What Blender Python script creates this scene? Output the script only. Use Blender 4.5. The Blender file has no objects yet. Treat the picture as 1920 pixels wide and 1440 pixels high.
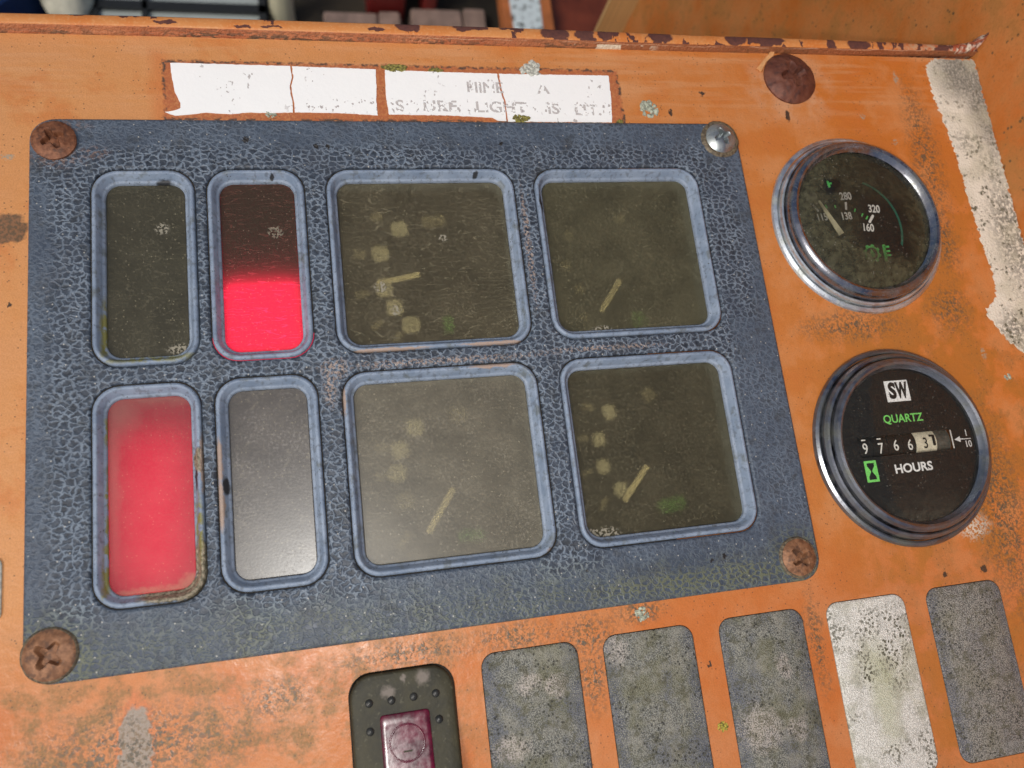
import bpy, bmesh, math, random
from mathutils import Matrix, Vector, geometry as mgeo, noise as mnoise
random.seed(7)
S = 0.001                                   # everything below is laid out in millimetres
scn = bpy.context.scene
COL = scn.collection

# ---------------------------------------------------------------- camera, sky, lights, exposure
cd = bpy.data.cameras.new('camera'); cam = bpy.data.objects.new('camera', cd); COL.objects.link(cam)
R3 = ((0.9715581712832936, 0.06726855452529923, -0.22704550509697205),
      (-0.11721336999239682, 0.9697170110509532, -0.21426605977949834),
      (0.20575652044999146, 0.23478471000148826, 0.950021259889393))
cam.matrix_world = Matrix.Translation(Vector((-39.6937, -71.7770, 266.7791)) * S) @ Matrix(R3).to_4x4()
cd.sensor_fit = 'HORIZONTAL'; cd.sensor_width = 36.0; cd.lens = 1500 / 1920 * 36
cd.clip_start = 0.01; cd.clip_end = 100
cd.dof.use_dof = True; cd.dof.focus_distance = 0.288; cd.dof.aperture_fstop = 13
scn.camera = cam

SUN_EL, SUN_AZ = math.radians(52), math.radians(238)      # azimuth measured clockwise from +Y
w = bpy.data.worlds.new('World'); scn.world = w; w.use_nodes = True
wn = w.node_tree.nodes; wl = w.node_tree.links
sky = wn.new('ShaderNodeTexSky'); sky.sky_type = 'NISHITA'; sky.sun_disc = False
sky.sun_elevation = SUN_EL; sky.sun_rotation = SUN_AZ; sky.dust_density = 4.0; sky.air_density = 1.0
wl.new(sky.outputs[0], wn['Background'].inputs[0]); wn['Background'].inputs[1].default_value = 0.055
sl = bpy.data.lights.new('sun', 'SUN'); sl.energy = 0.95; sl.angle = math.radians(20); sl.color = (1, .95, .88)
so = bpy.data.objects.new('sun', sl); COL.objects.link(so)
sd = Vector((math.sin(SUN_AZ) * math.cos(SUN_EL), math.cos(SUN_AZ) * math.cos(SUN_EL), math.sin(SUN_EL)))
so.rotation_euler = sd.to_track_quat('Z', 'Y').to_euler()
# the phone's flash, a hand's breadth above the dials, 14 mm beside the lens
fl = bpy.data.lights.new('phone_flash', 'POINT'); fl.energy = 1.25; fl.shadow_soft_size = 0.004; fl.color = (1, .97, .92)
fo = bpy.data.objects.new('phone_flash', fl); COL.objects.link(fo); fo.location = Vector((-47, -84, 265)) * S
scn.view_settings.view_transform = 'Standard'; scn.view_settings.look = 'None'
scn.view_settings.exposure = 0.4; scn.view_settings.gamma = 1.0; scn.view_settings.use_curve_mapping = False
scn.render.engine = 'CYCLES'
scn.cycles.use_denoising = True
scn.cycles.max_bounces = 5; scn.cycles.diffuse_bounces = 2; scn.cycles.glossy_bounces = 3; scn.cycles.transmission_bounces = 4; scn.cycles.transparent_max_bounces = 8
scn.cycles.use_adaptive_sampling = True; scn.cycles.adaptive_threshold = .025; scn.cycles.sample_clamp_indirect = 4

# ---------------------------------------------------------------- node helper
class B:
    def __init__(s, name, dim='2D'):
        s.dim = dim
        s.mat = bpy.data.materials.new(name); s.mat.use_nodes = True
        s.nt = s.mat.node_tree; s.nt.nodes.clear()
        s.out = s.nt.nodes.new('ShaderNodeOutputMaterial')
        g = s.nt.nodes.new('ShaderNodeNewGeometry'); s.geo = g
        v = s.nd('ShaderNodeVectorMath', {0: g.outputs['Position'], 'Scale': 1000.0}, operation='SCALE')
        s.p = v.outputs[0]
        x = s.nd('ShaderNodeSeparateXYZ', {0: s.p}); s.x, s.y, s.z = x.outputs
    def nd(s, t, ins={}, **props):
        n = s.nt.nodes.new(t)
        for k, v in props.items(): setattr(n, k, v)
        for k, v in ins.items():
            if isinstance(v, bpy.types.NodeSocket): s.nt.links.new(v, n.inputs[k])
            else:
                try: n.inputs[k].default_value = v
                except Exception: n.inputs[k].default_value = tuple(v) + (1,)
        return n
    def vec(s, scale=(1, 1, 1), off=(0, 0, 0), v=None):
        return s.nd('ShaderNodeMapping', {0: v or s.p, 'Scale': scale, 'Location': off}).outputs[0]
    def noise(s, sc, det=4, rough=.55, v=None, dist=0, col=False):
        det = max(0, min(det, math.log2(1.8 / sc)))          # no octaves finer than a pixel
        n = s.nd('ShaderNodeTexNoise', noise_dimensions=s.dim, ins={'Vector': v or s.p, 'Scale': sc, 'Detail': det, 'Roughness': rough, 'Distortion': dist})
        return n.outputs['Color' if col else 'Fac']
    def vor(s, sc, feat='F1', v=None, rnd=1.0, out='Distance'):
        return s.nd('ShaderNodeTexVoronoi', {'Vector': v or s.p, 'Scale': sc, 'Randomness': rnd}, feature=feat, voronoi_dimensions=s.dim).outputs[out]
    def warp(s, amp, sc, v=None, det=3):
        c = s.noise(sc, det, .6, v, col=True)
        a = s.nd('ShaderNodeVectorMath', {0: c, 1: (-.5, -.5, -.5)}, operation='ADD').outputs[0]
        a = s.nd('ShaderNodeVectorMath', {0: a, 'Scale': amp}, operation='SCALE').outputs[0]
        return s.nd('ShaderNodeVectorMath', {0: v or s.p, 1: a}, operation='ADD').outputs[0]
    def m(s, op, a, b=0.0, clamp=False):
        return s.nd('ShaderNodeMath', {0: a, 1: b}, operation=op, use_clamp=clamp).outputs[0]
    def mr(s, f, a, b, c=0.0, d=1.0, smooth=False):
        n = s.nd('ShaderNodeMapRange', {0: f, 1: a, 2: b, 3: c, 4: d}, interpolation_type='SMOOTHSTEP' if smooth else 'LINEAR')
        return n.outputs[0]
    def mx(s, f, a, b, mode='MIX'):
        n = s.nd('ShaderNodeMix', data_type='RGBA', blend_type=mode)
        for i, v in ((0, f), (6, a), (7, b)):
            if isinstance(v, bpy.types.NodeSocket): s.nt.links.new(v, n.inputs[i])
            else: n.inputs[i].default_value = v if i == 0 else tuple(v) + (1,)
        return n.outputs[2]
    def mul(s, *a):
        r = a[0]
        for b in a[1:]: r = s.m('MULTIPLY', r, b)
        return r
    def mxm(s, *a):
        r = a[0]
        for b in a[1:]: r = s.m('MAXIMUM', r, b)
        return r
    def blob(s, x, y, rx, ry=None, soft=.3, v=None):
        ry = ry or rx
        q = s.vec((1 / rx, 1 / ry, 0), (-x / rx, -y / ry, 0), v)
        d = s.nd('ShaderNodeVectorMath', {0: q}, operation='LENGTH').outputs['Value']
        return s.mr(d, 1 + soft * .5, 1 - soft * .5)
    def blobs(s, lst, soft=.3, v=None):
        return s.mxm(*[s.blob(b[0], b[1], b[2], b[3] if len(b) > 3 else None, soft, v) for b in lst])
    def bump(s, h, strength=.5, dist=.0004, nrm=None):
        ins = {'Height': h, 'Strength': strength, 'Distance': dist}
        if nrm: ins['Normal'] = nrm
        return s.nd('ShaderNodeBump', ins).outputs[0]
    def pbr(s, col, rough=.5, nrm=None, metal=0.0, spec=.5, **kw):
        ins = {'Base Color': col, 'Roughness': rough, 'Metallic': metal, 'Specular IOR Level': spec}
        if nrm: ins['Normal'] = nrm
        ins.update(kw)
        return s.nd('ShaderNodeBsdfPrincipled', ins).outputs[0]
    def mixsh(s, f, a, b):
        return s.nd('ShaderNodeMixShader', {0: f, 1: a, 2: b}).outputs[0]
    def done(s, sh):
        s.nt.links.new(sh, s.out.inputs[0]); return s.mat

# ---------------------------------------------------------------- mesh helpers (mm in, metres out)
def mk(name, verts, faces, mat, parent=None, smooth=35, loc=(0, 0, 0), mats=None, fm=None):
    me = bpy.data.meshes.new(name)
    me.from_pydata([(v[0] * S, v[1] * S, v[2] * S) for v in verts], [], faces)
    return link(name, me, mat, parent, smooth, loc, mats, fm)
def link(name, me, mat, parent=None, smooth=35, loc=(0, 0, 0), mats=None, fm=None):
    bm = bmesh.new(); bm.from_mesh(me); bmesh.ops.recalc_face_normals(bm, faces=bm.faces[:]) if fm is None else None
    bm.to_mesh(me); bm.free()
    for mt in (mats or [mat]): me.materials.append(mt)
    if fm:
        for p, i in zip(me.polygons, fm): p.material_index = i
    if smooth:
        me.polygons.foreach_set('use_smooth', [True] * len(me.polygons))
        me.set_sharp_from_angle(angle=math.radians(smooth))
    o = bpy.data.objects.new(name, me); COL.objects.link(o)
    o.location = Vector(loc) * S
    if parent: o.parent = parent
    return o
def tag(o, label, cat, group=None, kind=None):
    if label: o['label'] = label
    if cat: o['category'] = cat
    if group: o['group'] = group
    if kind: o['kind'] = kind
    return o
def thing(name, label, cat, loc=(0, 0, 0), group=None):
    o = bpy.data.objects.new(name, None); COL.objects.link(o); o.location = Vector(loc) * S
    o.empty_display_size = .005
    return tag(o, label, cat, group)
def rrect(w, h, r, n=7, cx=0, cy=0):
    r = max(r, .05); pts = []
    for qx, qy, a0 in ((1, 1, 0), (-1, 1, 90), (-1, -1, 180), (1, -1, 270)):
        for i in range(n + 1):
            a = math.radians(a0 + 90 * i / n)
            pts.append((cx + qx * (w / 2 - r) + r * math.cos(a), cy + qy * (h / 2 - r) + r * math.sin(a)))
    return pts
def circ(r, n=64, cx=0, cy=0):
    return [(cx + r * math.cos(2 * math.pi * i / n), cy + r * math.sin(2 * math.pi * i / n)) for i in range(n)]
def loops(ls, cap0=False, cap1=False, zf=None):
    """ls: list of (points, z), all loops with the same point count"""
    V = []; F = []; n = len(ls[0][0])
    for pts, z in ls:
        V += [(x, y, z + (zf(x, y) if zf else 0)) for x, y in pts]
    for k in range(len(ls) - 1):
        for i in range(n):
            j = (i + 1) % n
            F.append((k * n + i, k * n + j, (k + 1) * n + j, (k + 1) * n + i))
    if cap0: F.append(tuple(range(n - 1, -1, -1)))
    if cap1: F.append(tuple(range((len(ls) - 1) * n, len(ls) * n)))
    return V, F
def frame_loops(w, h, r, prof, n=7):
    return [(rrect(w - 2 * i, h - 2 * i, r - i * .9, n), z) for i, z in prof]
def lathe(prof, n=96, cap=True):
    return loops([(circ(max(r, .02), n), z) for r, z in prof], False, cap)
def to_mesh(curve):
    o = bpy.data.objects.new('tmp', curve); COL.objects.link(o)
    dg = bpy.context.evaluated_depsgraph_get()
    me = bpy.data.meshes.new_from_object(o.evaluated_get(dg))
    bpy.data.objects.remove(o); bpy.data.curves.remove(curve)
    return me
def plate(name, outer, holes, z0, z1, bev, mat, parent=None, loc=(0, 0, 0), smooth=35):
    cu = bpy.data.curves.new('c', 'CURVE'); cu.dimensions = '2D'; cu.fill_mode = 'BOTH'
    for pts in [outer] + holes:
        sp = cu.splines.new('POLY'); sp.points.add(len(pts) - 1); sp.use_cyclic_u = True
        for p, (x, y) in zip(sp.points, pts): p.co = (x * S, y * S, 0, 1)
    cu.extrude = ((z1 - z0) / 2 - bev) * S; cu.bevel_depth = bev * S; cu.bevel_resolution = 2; cu.offset = -bev * S
    me = to_mesh(cu)
    me.transform(Matrix.Translation((0, 0, (z0 + z1) / 2 * S)))
    return link(name, me, mat, parent, smooth, loc)
def text(name, body, size, x, y, z, mat, parent, sx=1.0, rot=0, off=0.0, align='CENTER', ext=.03, shear=0):
    cu = bpy.data.curves.new('t', 'FONT'); cu.body = body; cu.size = size * S * 1.38     # size = cap height in mm
    cu.align_x = align; cu.align_y = 'CENTER'; cu.offset = off * S; cu.extrude = ext * S; cu.shear = shear; cu.resolution_u = 4
    me = to_mesh(cu)
    me.transform(Matrix.Translation((x * S, y * S, z * S)) @ Matrix.Rotation(math.radians(rot), 4, 'Z') @ Matrix.Diagonal((sx, 1, 1, 1)))
    return link(name, me, mat, parent, 0)
def poly(name, pts, z0, z1, mat, parent=None, jag=0, step=1.2, seed=0, loc=(0, 0, 0)):
    """flat piece with an outline of its own; jag roughens the edge"""
    P = []
    for i in range(len(pts)):
        a, b = Vector(pts[i]), Vector(pts[(i + 1) % len(pts)])
        k = max(1, int((b - a).length / step)) if jag else 1
        for t in range(k):
            q = a.lerp(b, t / k)
            if jag:
                d = mnoise.noise_vector(Vector((q.x * .9, q.y * .9, seed * 7.3))) + .5 * mnoise.noise_vector(Vector((q.x * 2.7, q.y * 2.7, seed * 3.1)))
                q = q + Vector((d.x, d.y)) * jag
            P.append((q.x, q.y))
    n = len(P); V = [(x, y, z1) for x, y in P] + [(x, y, z0) for x, y in P]
    tri = mgeo.tessellate_polygon([[Vector((x, y, 0)) for x, y in P]])
    F = [tuple(t) for t in tri] + [tuple(i + n for i in t[::-1]) for t in tri] + [(i, (i + 1) % n, (i + 1) % n + n, i + n) for i in range(n)]
    return mk(name, V, F, mat, parent, 0, loc)

# ---------------------------------------------------------------- materials
ORANGE_L, ORANGE_R = (.63, .28, .098), (.56, .17, .028)
ZP = -2.5                                    # height of the painted sheet; bezel face is z = 0
SPECKS = [(-60, -104, 8, 5), (-20, -96.5, 18, 3.5), (16, -96, 12, 3.5), (40, -99, 9, 5), (60, -94, 8, 3), (40, -112, 4, 9), (220, 78, 6, 28), (219, 40, 5, 14),
          (166, 3, 18, 5), (213, 8, 8, 8), (124, -112, 2.5, 14), (214, -75, 10, 32), (-100, -112, 26, 9)]
def m_orange():
    b = B('orange_paint')
    wv = b.warp(5, .16)
    nA = b.noise(.045, 5, .62, wv); nB = b.noise(.11, 4, .65, b.vec((1, 1, 1), (40, 9, 3))); nC = b.noise(.9, 1, .7); nD = b.noise(.32, 3, .7, b.vec((1, 1, 1), (9, 3, 1)))
    c = b.mx(b.mr(b.x, -60, 190), ORANGE_L, ORANGE_R)
    c = b.mx(b.mr(nA, .46, .68, 0, .5), c, (.63, .295, .125))
    c = b.mx(b.mr(nA, .46, .34, 0, .5), c, (.56, .165, .036))
    st = b.noise(.05, 3, .6, b.vec((.35, 5, 1), (0, 2, 0)))                     # wiping marks
    c = b.mx(b.mul(b.mr(st, .48, .68, 0, .5), b.mr(b.y, 85, 110)), c, (.66, .34, .16))
    low = b.mul(b.mr(b.y, -72, -100), b.mr(b.x, 40, -50))
    c = b.mx(b.mul(b.mr(b.y, -66, -98), .72), c, b.mx(b.mr(nA, .36, .64), (.54, .150, .034), (.56, .20, .072)))
    film = b.mul(b.mr(nB, .45, .60), b.mxm(low, b.mul(.55, b.mr(b.y, 45, -25), b.mr(b.x, 130, 200))))
    c = b.mx(b.mul(film, b.mr(nC, .3, .62, .45, 1), .85), c, (.21, .125, .035))
    c = b.mx(b.mul(b.mr(nA, .53, .46), b.mr(b.x, 130, 175), b.mr(b.y, 95, 30), .6), c, (.40, .165, .032))
    # primer ghost and grime line around the torn label
    wx = b.warp(1.8, .35); sx_ = b.nd('ShaderNodeSeparateXYZ', {0: wx}).outputs
    d = b.mxm(b.m('SUBTRACT', b.m('ABSOLUTE', b.m('ADD', sx_[0], 2.3)), 85.6), b.m('SUBTRACT', b.m('ABSOLUTE', b.m('SUBTRACT', sx_[1], 103.9)), 11.6))
    c = b.mx(b.mul(b.mr(d, 6, 0), b.mr(b.x, -84, -90), .55), c, (.56, .12, .016))
    c = b.mx(b.mul(b.mr(d, .8, -.3), b.mr(nC, .35, .6, .5, .95)), c, (.43, .125, .05))
    c = b.mx(b.mul(b.mr(b.m('ABSOLUTE', d), .85, .15), b.mr(nD, .44, .56)), c, (.085, .06, .045))
    # bare patches: left of the bezel, under it, beside the hour meter, around the big screw
    w2 = b.warp(5, .28)
    c = b.mx(b.blob(-138, 52, 7, 5.5, .2, w2), c, b.mx(b.mr(nC, .4, .6), (.12, .08, .045), (.24, .12, .06)))
    p1 = b.m('ADD', b.mxm(b.blob(-100.5, -112, 4.8, 12.5, .55, w2), b.blob(-104, -126, 6.8, 8, .55, w2)), 0.0)
    c = b.mx(b.mr(p1, 0, .35), c, (.62, .19, .06)); c = b.mx(b.mr(p1, .5, .7), c, b.mx(nC, (.27, .215, .17), (.40, .34, .28)))
    c = b.mx(b.mul(b.blob(200, -79.5, 6.5, 4.5, .8, w2), b.mr(nC, .42, .55)), c, (.68, .60, .5))
    c = b.mx(b.mul(b.blob(160, 110, 18, 15, .9, w2), b.mr(nB, .4, .6), .6), c, (.64, .37, .22))
    w3 = b.warp(2.2, .7)
    dk = b.blobs([(104, 97, 1, 1.3), (157, 96, 1, 2.4), (119.5, 106, 1), (182, -96, 1, 1.1), (199.5, -96, 1.4), (82, -114, .6, 1.3), (-136, 26, .8)], .3, w3)
    c = b.mx(dk, c, (.05, .035, .025))
    lt = b.blobs([(-137, 78, 2, 1.1), (214.5, 115, 1.2, 3), (128, 3, 1, .9), (193, 96, 1.3), (206, 84, 1.3), (224, -12, 1.2, 2.2)], .5, w3)
    c = b.mx(b.mul(lt, b.mr(nC, .40, .55), .85), c, (.36, .32, .24))
    # lichen / mould dots
    sp = b.blobs(SPECKS, 1.3, w2)
    cell = b.vor(.62, 'F1', w3)
    dots = b.mul(b.mr(cell, .5, .3), b.mr(nD, .47, .54), sp)
    c = b.mx(b.mul(b.mr(nC, .44, .62), sp, .75), c, (.15, .10, .045))
    c = b.mx(b.mul(dots, .92), c, b.mx(nC, (.03, .03, .025), (.16, .145, .10)))
    pep = b.mul(b.mr(b.vor(.36), .11, .05), b.mr(nB, .50, .6))
    c = b.mx(b.mul(pep, .8), c, (.08, .05, .03))
    c = b.mx(b.mr(b.noise(2.2, 0), .35, .7, 0, .18), c, (.28, .10, .025))
    h = b.m('ADD', b.noise(.35, 3, .6), b.mul(dots, .4))
    return b.done(b.pbr(c, b.mr(nB, .3, .7, .32, .54), b.bump(h, .35, .0005), spec=.5))
def m_wall():
    b = B('orange_wall_paint', '3D')
    nA = b.noise(.03, 5, .62, b.warp(5, .1)); nC = b.noise(.8, 1, .7)
    c = b.mx(b.mr(nA, .35, .66), (.53, .15, .024), (.60, .25, .085))
    c = b.mx(b.mul(b.mr(b.noise(.06, 5, .65), .48, .62), .55), c, (.36, .155, .035))
    dots = b.mul(b.mr(b.vor(.35), .30, .18), b.mr(b.noise(.12, 3, .7), .52, .6))
    c = b.mx(b.mul(dots, .85), c, (.07, .06, .035))
    c = b.mx(b.mr(nC, .5, .75, 0, .3), c, (.3, .12, .03))
    return b.done(b.pbr(c, .52, b.bump(b.noise(.35, 3), .35, .0005), spec=.4))
def _vx(b, v): return b.nd('ShaderNodeSeparateXYZ', {0: v}).outputs[0]
def _vy(b, v): return b.nd('ShaderNodeSeparateXYZ', {0: v}).outputs[1]
B.vec_x = _vx; B.vec_y = _vy

def m_lip(front):
    b = B('lip_face_paint', '3D') if front else B('lip_top_paint')
    wv = b.warp(3.5, .22)
    c = b.mx(b.mr(b.noise(.05, 5, .6), .4, .65), (.62, .25, .075), (.60, .19, .04))
    if front:
        c = b.mx(b.mr(b.noise(.06, 5), .35, .6), (.42, .13, .055), (.50, .19, .085))
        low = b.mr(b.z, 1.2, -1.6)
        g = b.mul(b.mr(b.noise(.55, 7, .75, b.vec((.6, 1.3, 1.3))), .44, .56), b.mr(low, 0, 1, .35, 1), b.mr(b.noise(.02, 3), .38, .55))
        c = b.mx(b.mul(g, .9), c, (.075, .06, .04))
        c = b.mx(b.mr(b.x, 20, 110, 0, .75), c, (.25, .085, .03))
        ch = b.mul(b.mr(b.noise(.12, 4, .5, b.vec((1, .3, .5), (13, 0, 0))), .5, .52), b.blobs([(87, 126, 13, 30), (50, 126, 30, 30)], .5), b.mr(b.z, .3, -.2), b.mr(b.x, 60, 75))
        c = b.mx(ch, c, (.72, .62, .47))
        ln = b.mul(b.mr(b.m('ABSOLUTE', b.m('SUBTRACT', b.z, b.mr(b.noise(.1, 2), .3, .7, .2, 1.1))), .28, .1), b.mr(b.x, -10, 5), b.mr(b.noise(.09, 3), .42, .52))
        c = b.mx(b.mul(ln, .7), c, (.66, .42, .28))
        h = b.noise(.9, 6, .7)
        return b.done(b.pbr(c, .62, b.bump(h, .8, .0008)))
    chn = b.noise(.10, 5, .55, b.vec((1, .55, .2), (5, 0, 0), wv))
    big = b.mr(b.x, -60, 90, .70, .535)
    m = b.m('GREATER_THAN', chn, big)
    spots = b.blobs([(-86, 127.4, 4, .8), (-60, 127.2, 3, .6), (-50, 127.3, 4, .5), (0, 129.6, 4.5, 2.6), (22, 129.8, 5, 1.6), (27, 129.8, 4, 1), (40, 130, 5, 1), (58, 128.7, 6, 2.6), (70, 128.7, 4, 2.6), (79, 128.7, 3, 2.6), (103, 128.8, 5.5, 2.6), (137, 128.9, 4.5, 2.6), (152, 128.9, 8.5, 2.2), (196, 129, 6, 2.6), (-115, 129.8, 3, .7), (-98, 130, 3, .8), (-12, 128, 3, 1.2)], .15, wv)
    m = b.mxm(m, spots)
    rust = b.mx(b.noise(.5, 5, .7), (.055, .02, .022), (.16, .055, .035))
    c = b.mx(b.mr(b.noise(.9, 4), .55, .7, 0, .35), c, (.7, .36, .15))
    c = b.mx(b.mr(b.x, 205, 245), c, b.mx(b.mr(b.noise(.4, 5), .42, .58), (.45, .11, .05), (.42, .37, .28)))
    c = b.mx(m, c, rust)
    h = b.m('SUBTRACT', b.mul(b.noise(.6, 4), .3), b.mul(m, .5))
    return b.done(b.pbr(c, b.mr(m, 0, 1, .5, .85), b.bump(h, .7, .0004)))

def m_leather():
    b = B('grained_blue_plastic')
    wv = b.warp(.5, 1.4, b.warp(1.7, .55, det=1), 0)
    d = b.vor(.46, 'DISTANCE_TO_EDGE', b.vec((.8, 1.1, 1), (0, 0, 0), wv))
    cr = b.noise(.4, 1, v=b.vec((1, 1, 1), (60, 5, 0)))
    rid = b.m('ABSOLUTE', b.m('SUBTRACT', b.noise(.62, 1.2, .5, b.vec((.75, 1.15, 1), (3, 9, 0), b.warp(3, .12))), .5))
    big = b.noise(.035, 4, .6)
    # grain is deepest in the narrow webs beside the windows
    ins = lambda x0, x1, y0, y1: b.mul(b.mr(b.m('ABSOLUTE', b.m('SUBTRACT', b.x, (x0 + x1) / 2)), (x1 - x0) / 2 + 5, (x1 - x0) / 2), b.mr(b.m('ABSOLUTE', b.m('SUBTRACT', b.y, (y0 + y1) / 2)), (y1 - y0) / 2 + 5, (y1 - y0) / 2))
    deep = b.mxm(ins(-83, -29, -75, 75), ins(30, 47, -75, 75), ins(-113, 110, -6, 6), ins(-125, 112, 70, 78), ins(110, 122, 10, 72), ins(-121, -110, -72, 72))
    depth = b.m('ADD', b.mul(deep, .55), b.mr(big, .35, .65, .12, .62), clamp=True)
    pit = b.mul(b.mr(d, .05, .27, smooth=True), b.mr(cr, .3, .65, .45, 1))
    rl_ = b.mul(b.mr(rid, .075, .012, smooth=True), b.m('SUBTRACT', 1.0, b.mul(deep, .8)))
    net = b.mxm(b.mul(b.mr(d, .20, .02, smooth=True), b.mr(depth, .2, .9, .3, 1)), b.mul(rl_, .6))
    base = b.mx(b.mr(big, .35, .65), (.056, .073, .103), (.092, .118, .158))
    base = b.mx(b.mr(b.noise(.08, 4, .6, b.vec((1, 1, 1), (90, 4, 0))), .5, .68, 0, .7), base, (.072, .084, .105))
    c = b.mx(b.mul(pit, depth, .88), base, (.014, .018, .026))
    netc = b.mx(b.mr(b.m('ADD', b.y, b.mul(b.noise(.05, 3), 14)), -66, -76), b.mx(deep, (.128, .162, .208), (.175, .216, .268)), (.150, .160, .095))
    c = b.mx(b.mul(net, b.mr(b.noise(.12, 4, .6), .3, .6, .3, .95)), c, netc)
    alg = b.mul(b.blobs([(-122.8, -82.8, 12), (121, -83, 10), (90, -86, 45, 3.5)], .9, wv), b.mr(d, .22, .03), .5)
    c = b.mx(alg, c, (.16, .165, .06))
    rst = b.blobs([(-122, 76, 8, 3), (-110, 78, 4, 2), (-122, 88, 9, 2)], 1.0, wv)
    c = b.mx(b.mul(rst, b.mr(b.noise(.7, 4), .45, .6), .6), c, (.22, .13, .09))
    tan = b.mul(b.blobs([(-36, -2, 4, 3), (-38, -8, 2, 6), (0, -1.6, 34, 1.0), (60, -.5, 20, .8), (36.6, 40, 1, 20)], .9, wv), b.mr(b.noise(1, 4, .7), .47, .56))
    c = b.mx(b.mul(tan, .75), c, (.36, .27, .22))
    grm = b.mul(b.mr(b.noise(.10, 6, .7, b.vec((1, 1, 1), (0, 33, 0))), .56, .7), .55)
    c = b.mx(grm, c, (.045, .05, .055))
    blk = b.blobs([(-61, 83, 1.2), (-37, 80.6, 1), (-33, 80.4, .8), (31, 81.5, .8), (42, -78, .5), (93, -79, .8), (88, -80, .6)], .4, b.warp(1.6, 1.2))
    c = b.mx(blk, c, (.018, .016, .015))
    dust = b.mul(b.mr(b.vor(.17), .05, .03), b.mr(b.noise(.05, 2), .45, .5))
    c = b.mx(b.mul(dust, .7), c, (.50, .48, .43))
    h = b.m('ADD', b.mul(b.m('SUBTRACT', net, pit), b.mr(depth, 0, 1, .35, 1)), b.mul(b.noise(2.5, 3), .15))
    rgh = b.mr(b.noise(.3, 4), .3, .7, .40, .56)
    return b.done(b.pbr(c, rgh, b.bump(h, .5, .0004), spec=.45))

def m_frame(dirt=()):
    b = B('window_frame_plastic', '3D')
    wv = b.warp(1.5, .4)
    c = b.mx(b.mr(b.noise(.12, 5, .6), .35, .65), (.165, .215, .295), (.25, .305, .39))
    lo = b.mr(b.z, -2.6, -4.2)
    c = b.mx(b.mul(lo, .35), c, (.27, .30, .34))
    g = b.mr(b.noise(.55, 6, .72, b.vec((1, 1, .6))), .54, .66)
    c = b.mx(b.mul(g, .45), c, (.075, .08, .085))
    g2 = b.mul(b.mr(b.noise(.16, 5, .65, b.vec((1, 1, 1), (5, 50, 5))), .56, .68), .6)
    c = b.mx(g2, c, (.10, .105, .085))
    sp = b.mul(b.mr(b.vor(.8), .2, .12), b.mr(b.noise(.2, 3), .5, .6))
    c = b.mx(sp, c, (.05, .05, .045))
    # dried mud and algae packed in the lower left frame, worn-through tan edges
    mud = b.blobs([(-88, -69.5, 11, 2.4), (-80.6, -62, 2.2, 9), (-80.3, -29, 1.9, 4), (-84, -68, 6, 3)], .3, b.warp(2.2, .7))
    c = b.mx(mud, c, b.mx(b.mr(b.noise(.9, 5, .7), .35, .65), (.11, .095, .06), (.32, .27, .19)))
    alg = b.mul(b.blobs([(-107.3, -45, .9, 18), (-108, -60, 1, 10), (-107.6, -17, 1, 4), (-80.8, -50, 1.2, 9), (-94, 5.3, 14, 1.2), (-108, 15, 1, 10)], .8, wv), b.mr(b.noise(.25, 3, .6), .42, .5))
    c = b.mx(alg, c, (.20, .19, .06))
    tan = b.blobs([(-74.0, -30, .9, 7), (-74.0, -44, 1.1, 8), (-79.2, -30, .6, 9), (-34, -12, .8, 6), (18, -4.5, 8, .7), (-20, 3.6, 16, .5), (20, 3.8, 12, .6), (32, -70, 2.4, 1.2)], .4, wv)
    c = b.mx(b.mul(tan, .9), c, (.36, .26, .2))
    dk = b.blobs([(-89, 68.5, 2.4, 1), (-53, 69.5, .7), (20, 69.5, 1, .8), (44, 58, 1, 4), (-72.4, -38, .8, 3), (-106.9, -15, .7, 2.2), (-106.9, -52, .7, 2), (-81.3, -35, .6, 3), (29, 47, .9, .6)], .4, wv)
    c = b.mx(dk, c, (.03, .032, .036))
    h = b.m('ADD', b.mul(b.noise(.5, 5, .6), .6), b.mul(mud, b.m('ADD', 1.0, b.mul(b.noise(.9, 5, .7), 2.0))))
    return b.done(b.pbr(c, b.mr(b.noise(.4, 4), .3, .7, .42, .62), b.bump(h, .4, .0006), spec=.4))

def scratches(b, sx, sy, off, thr=.05):
    q = b.vec((sx, sy, .2), off, b.warp(2.5, .12))
    d = b.vor(1.0, 'DISTANCE_TO_EDGE', q)
    return b.mul(b.mr(d, thr, thr * .3), b.mr(b.noise(.3, 3, .6, b.vec((1, 1, 1), off)), .47, .56))

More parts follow.
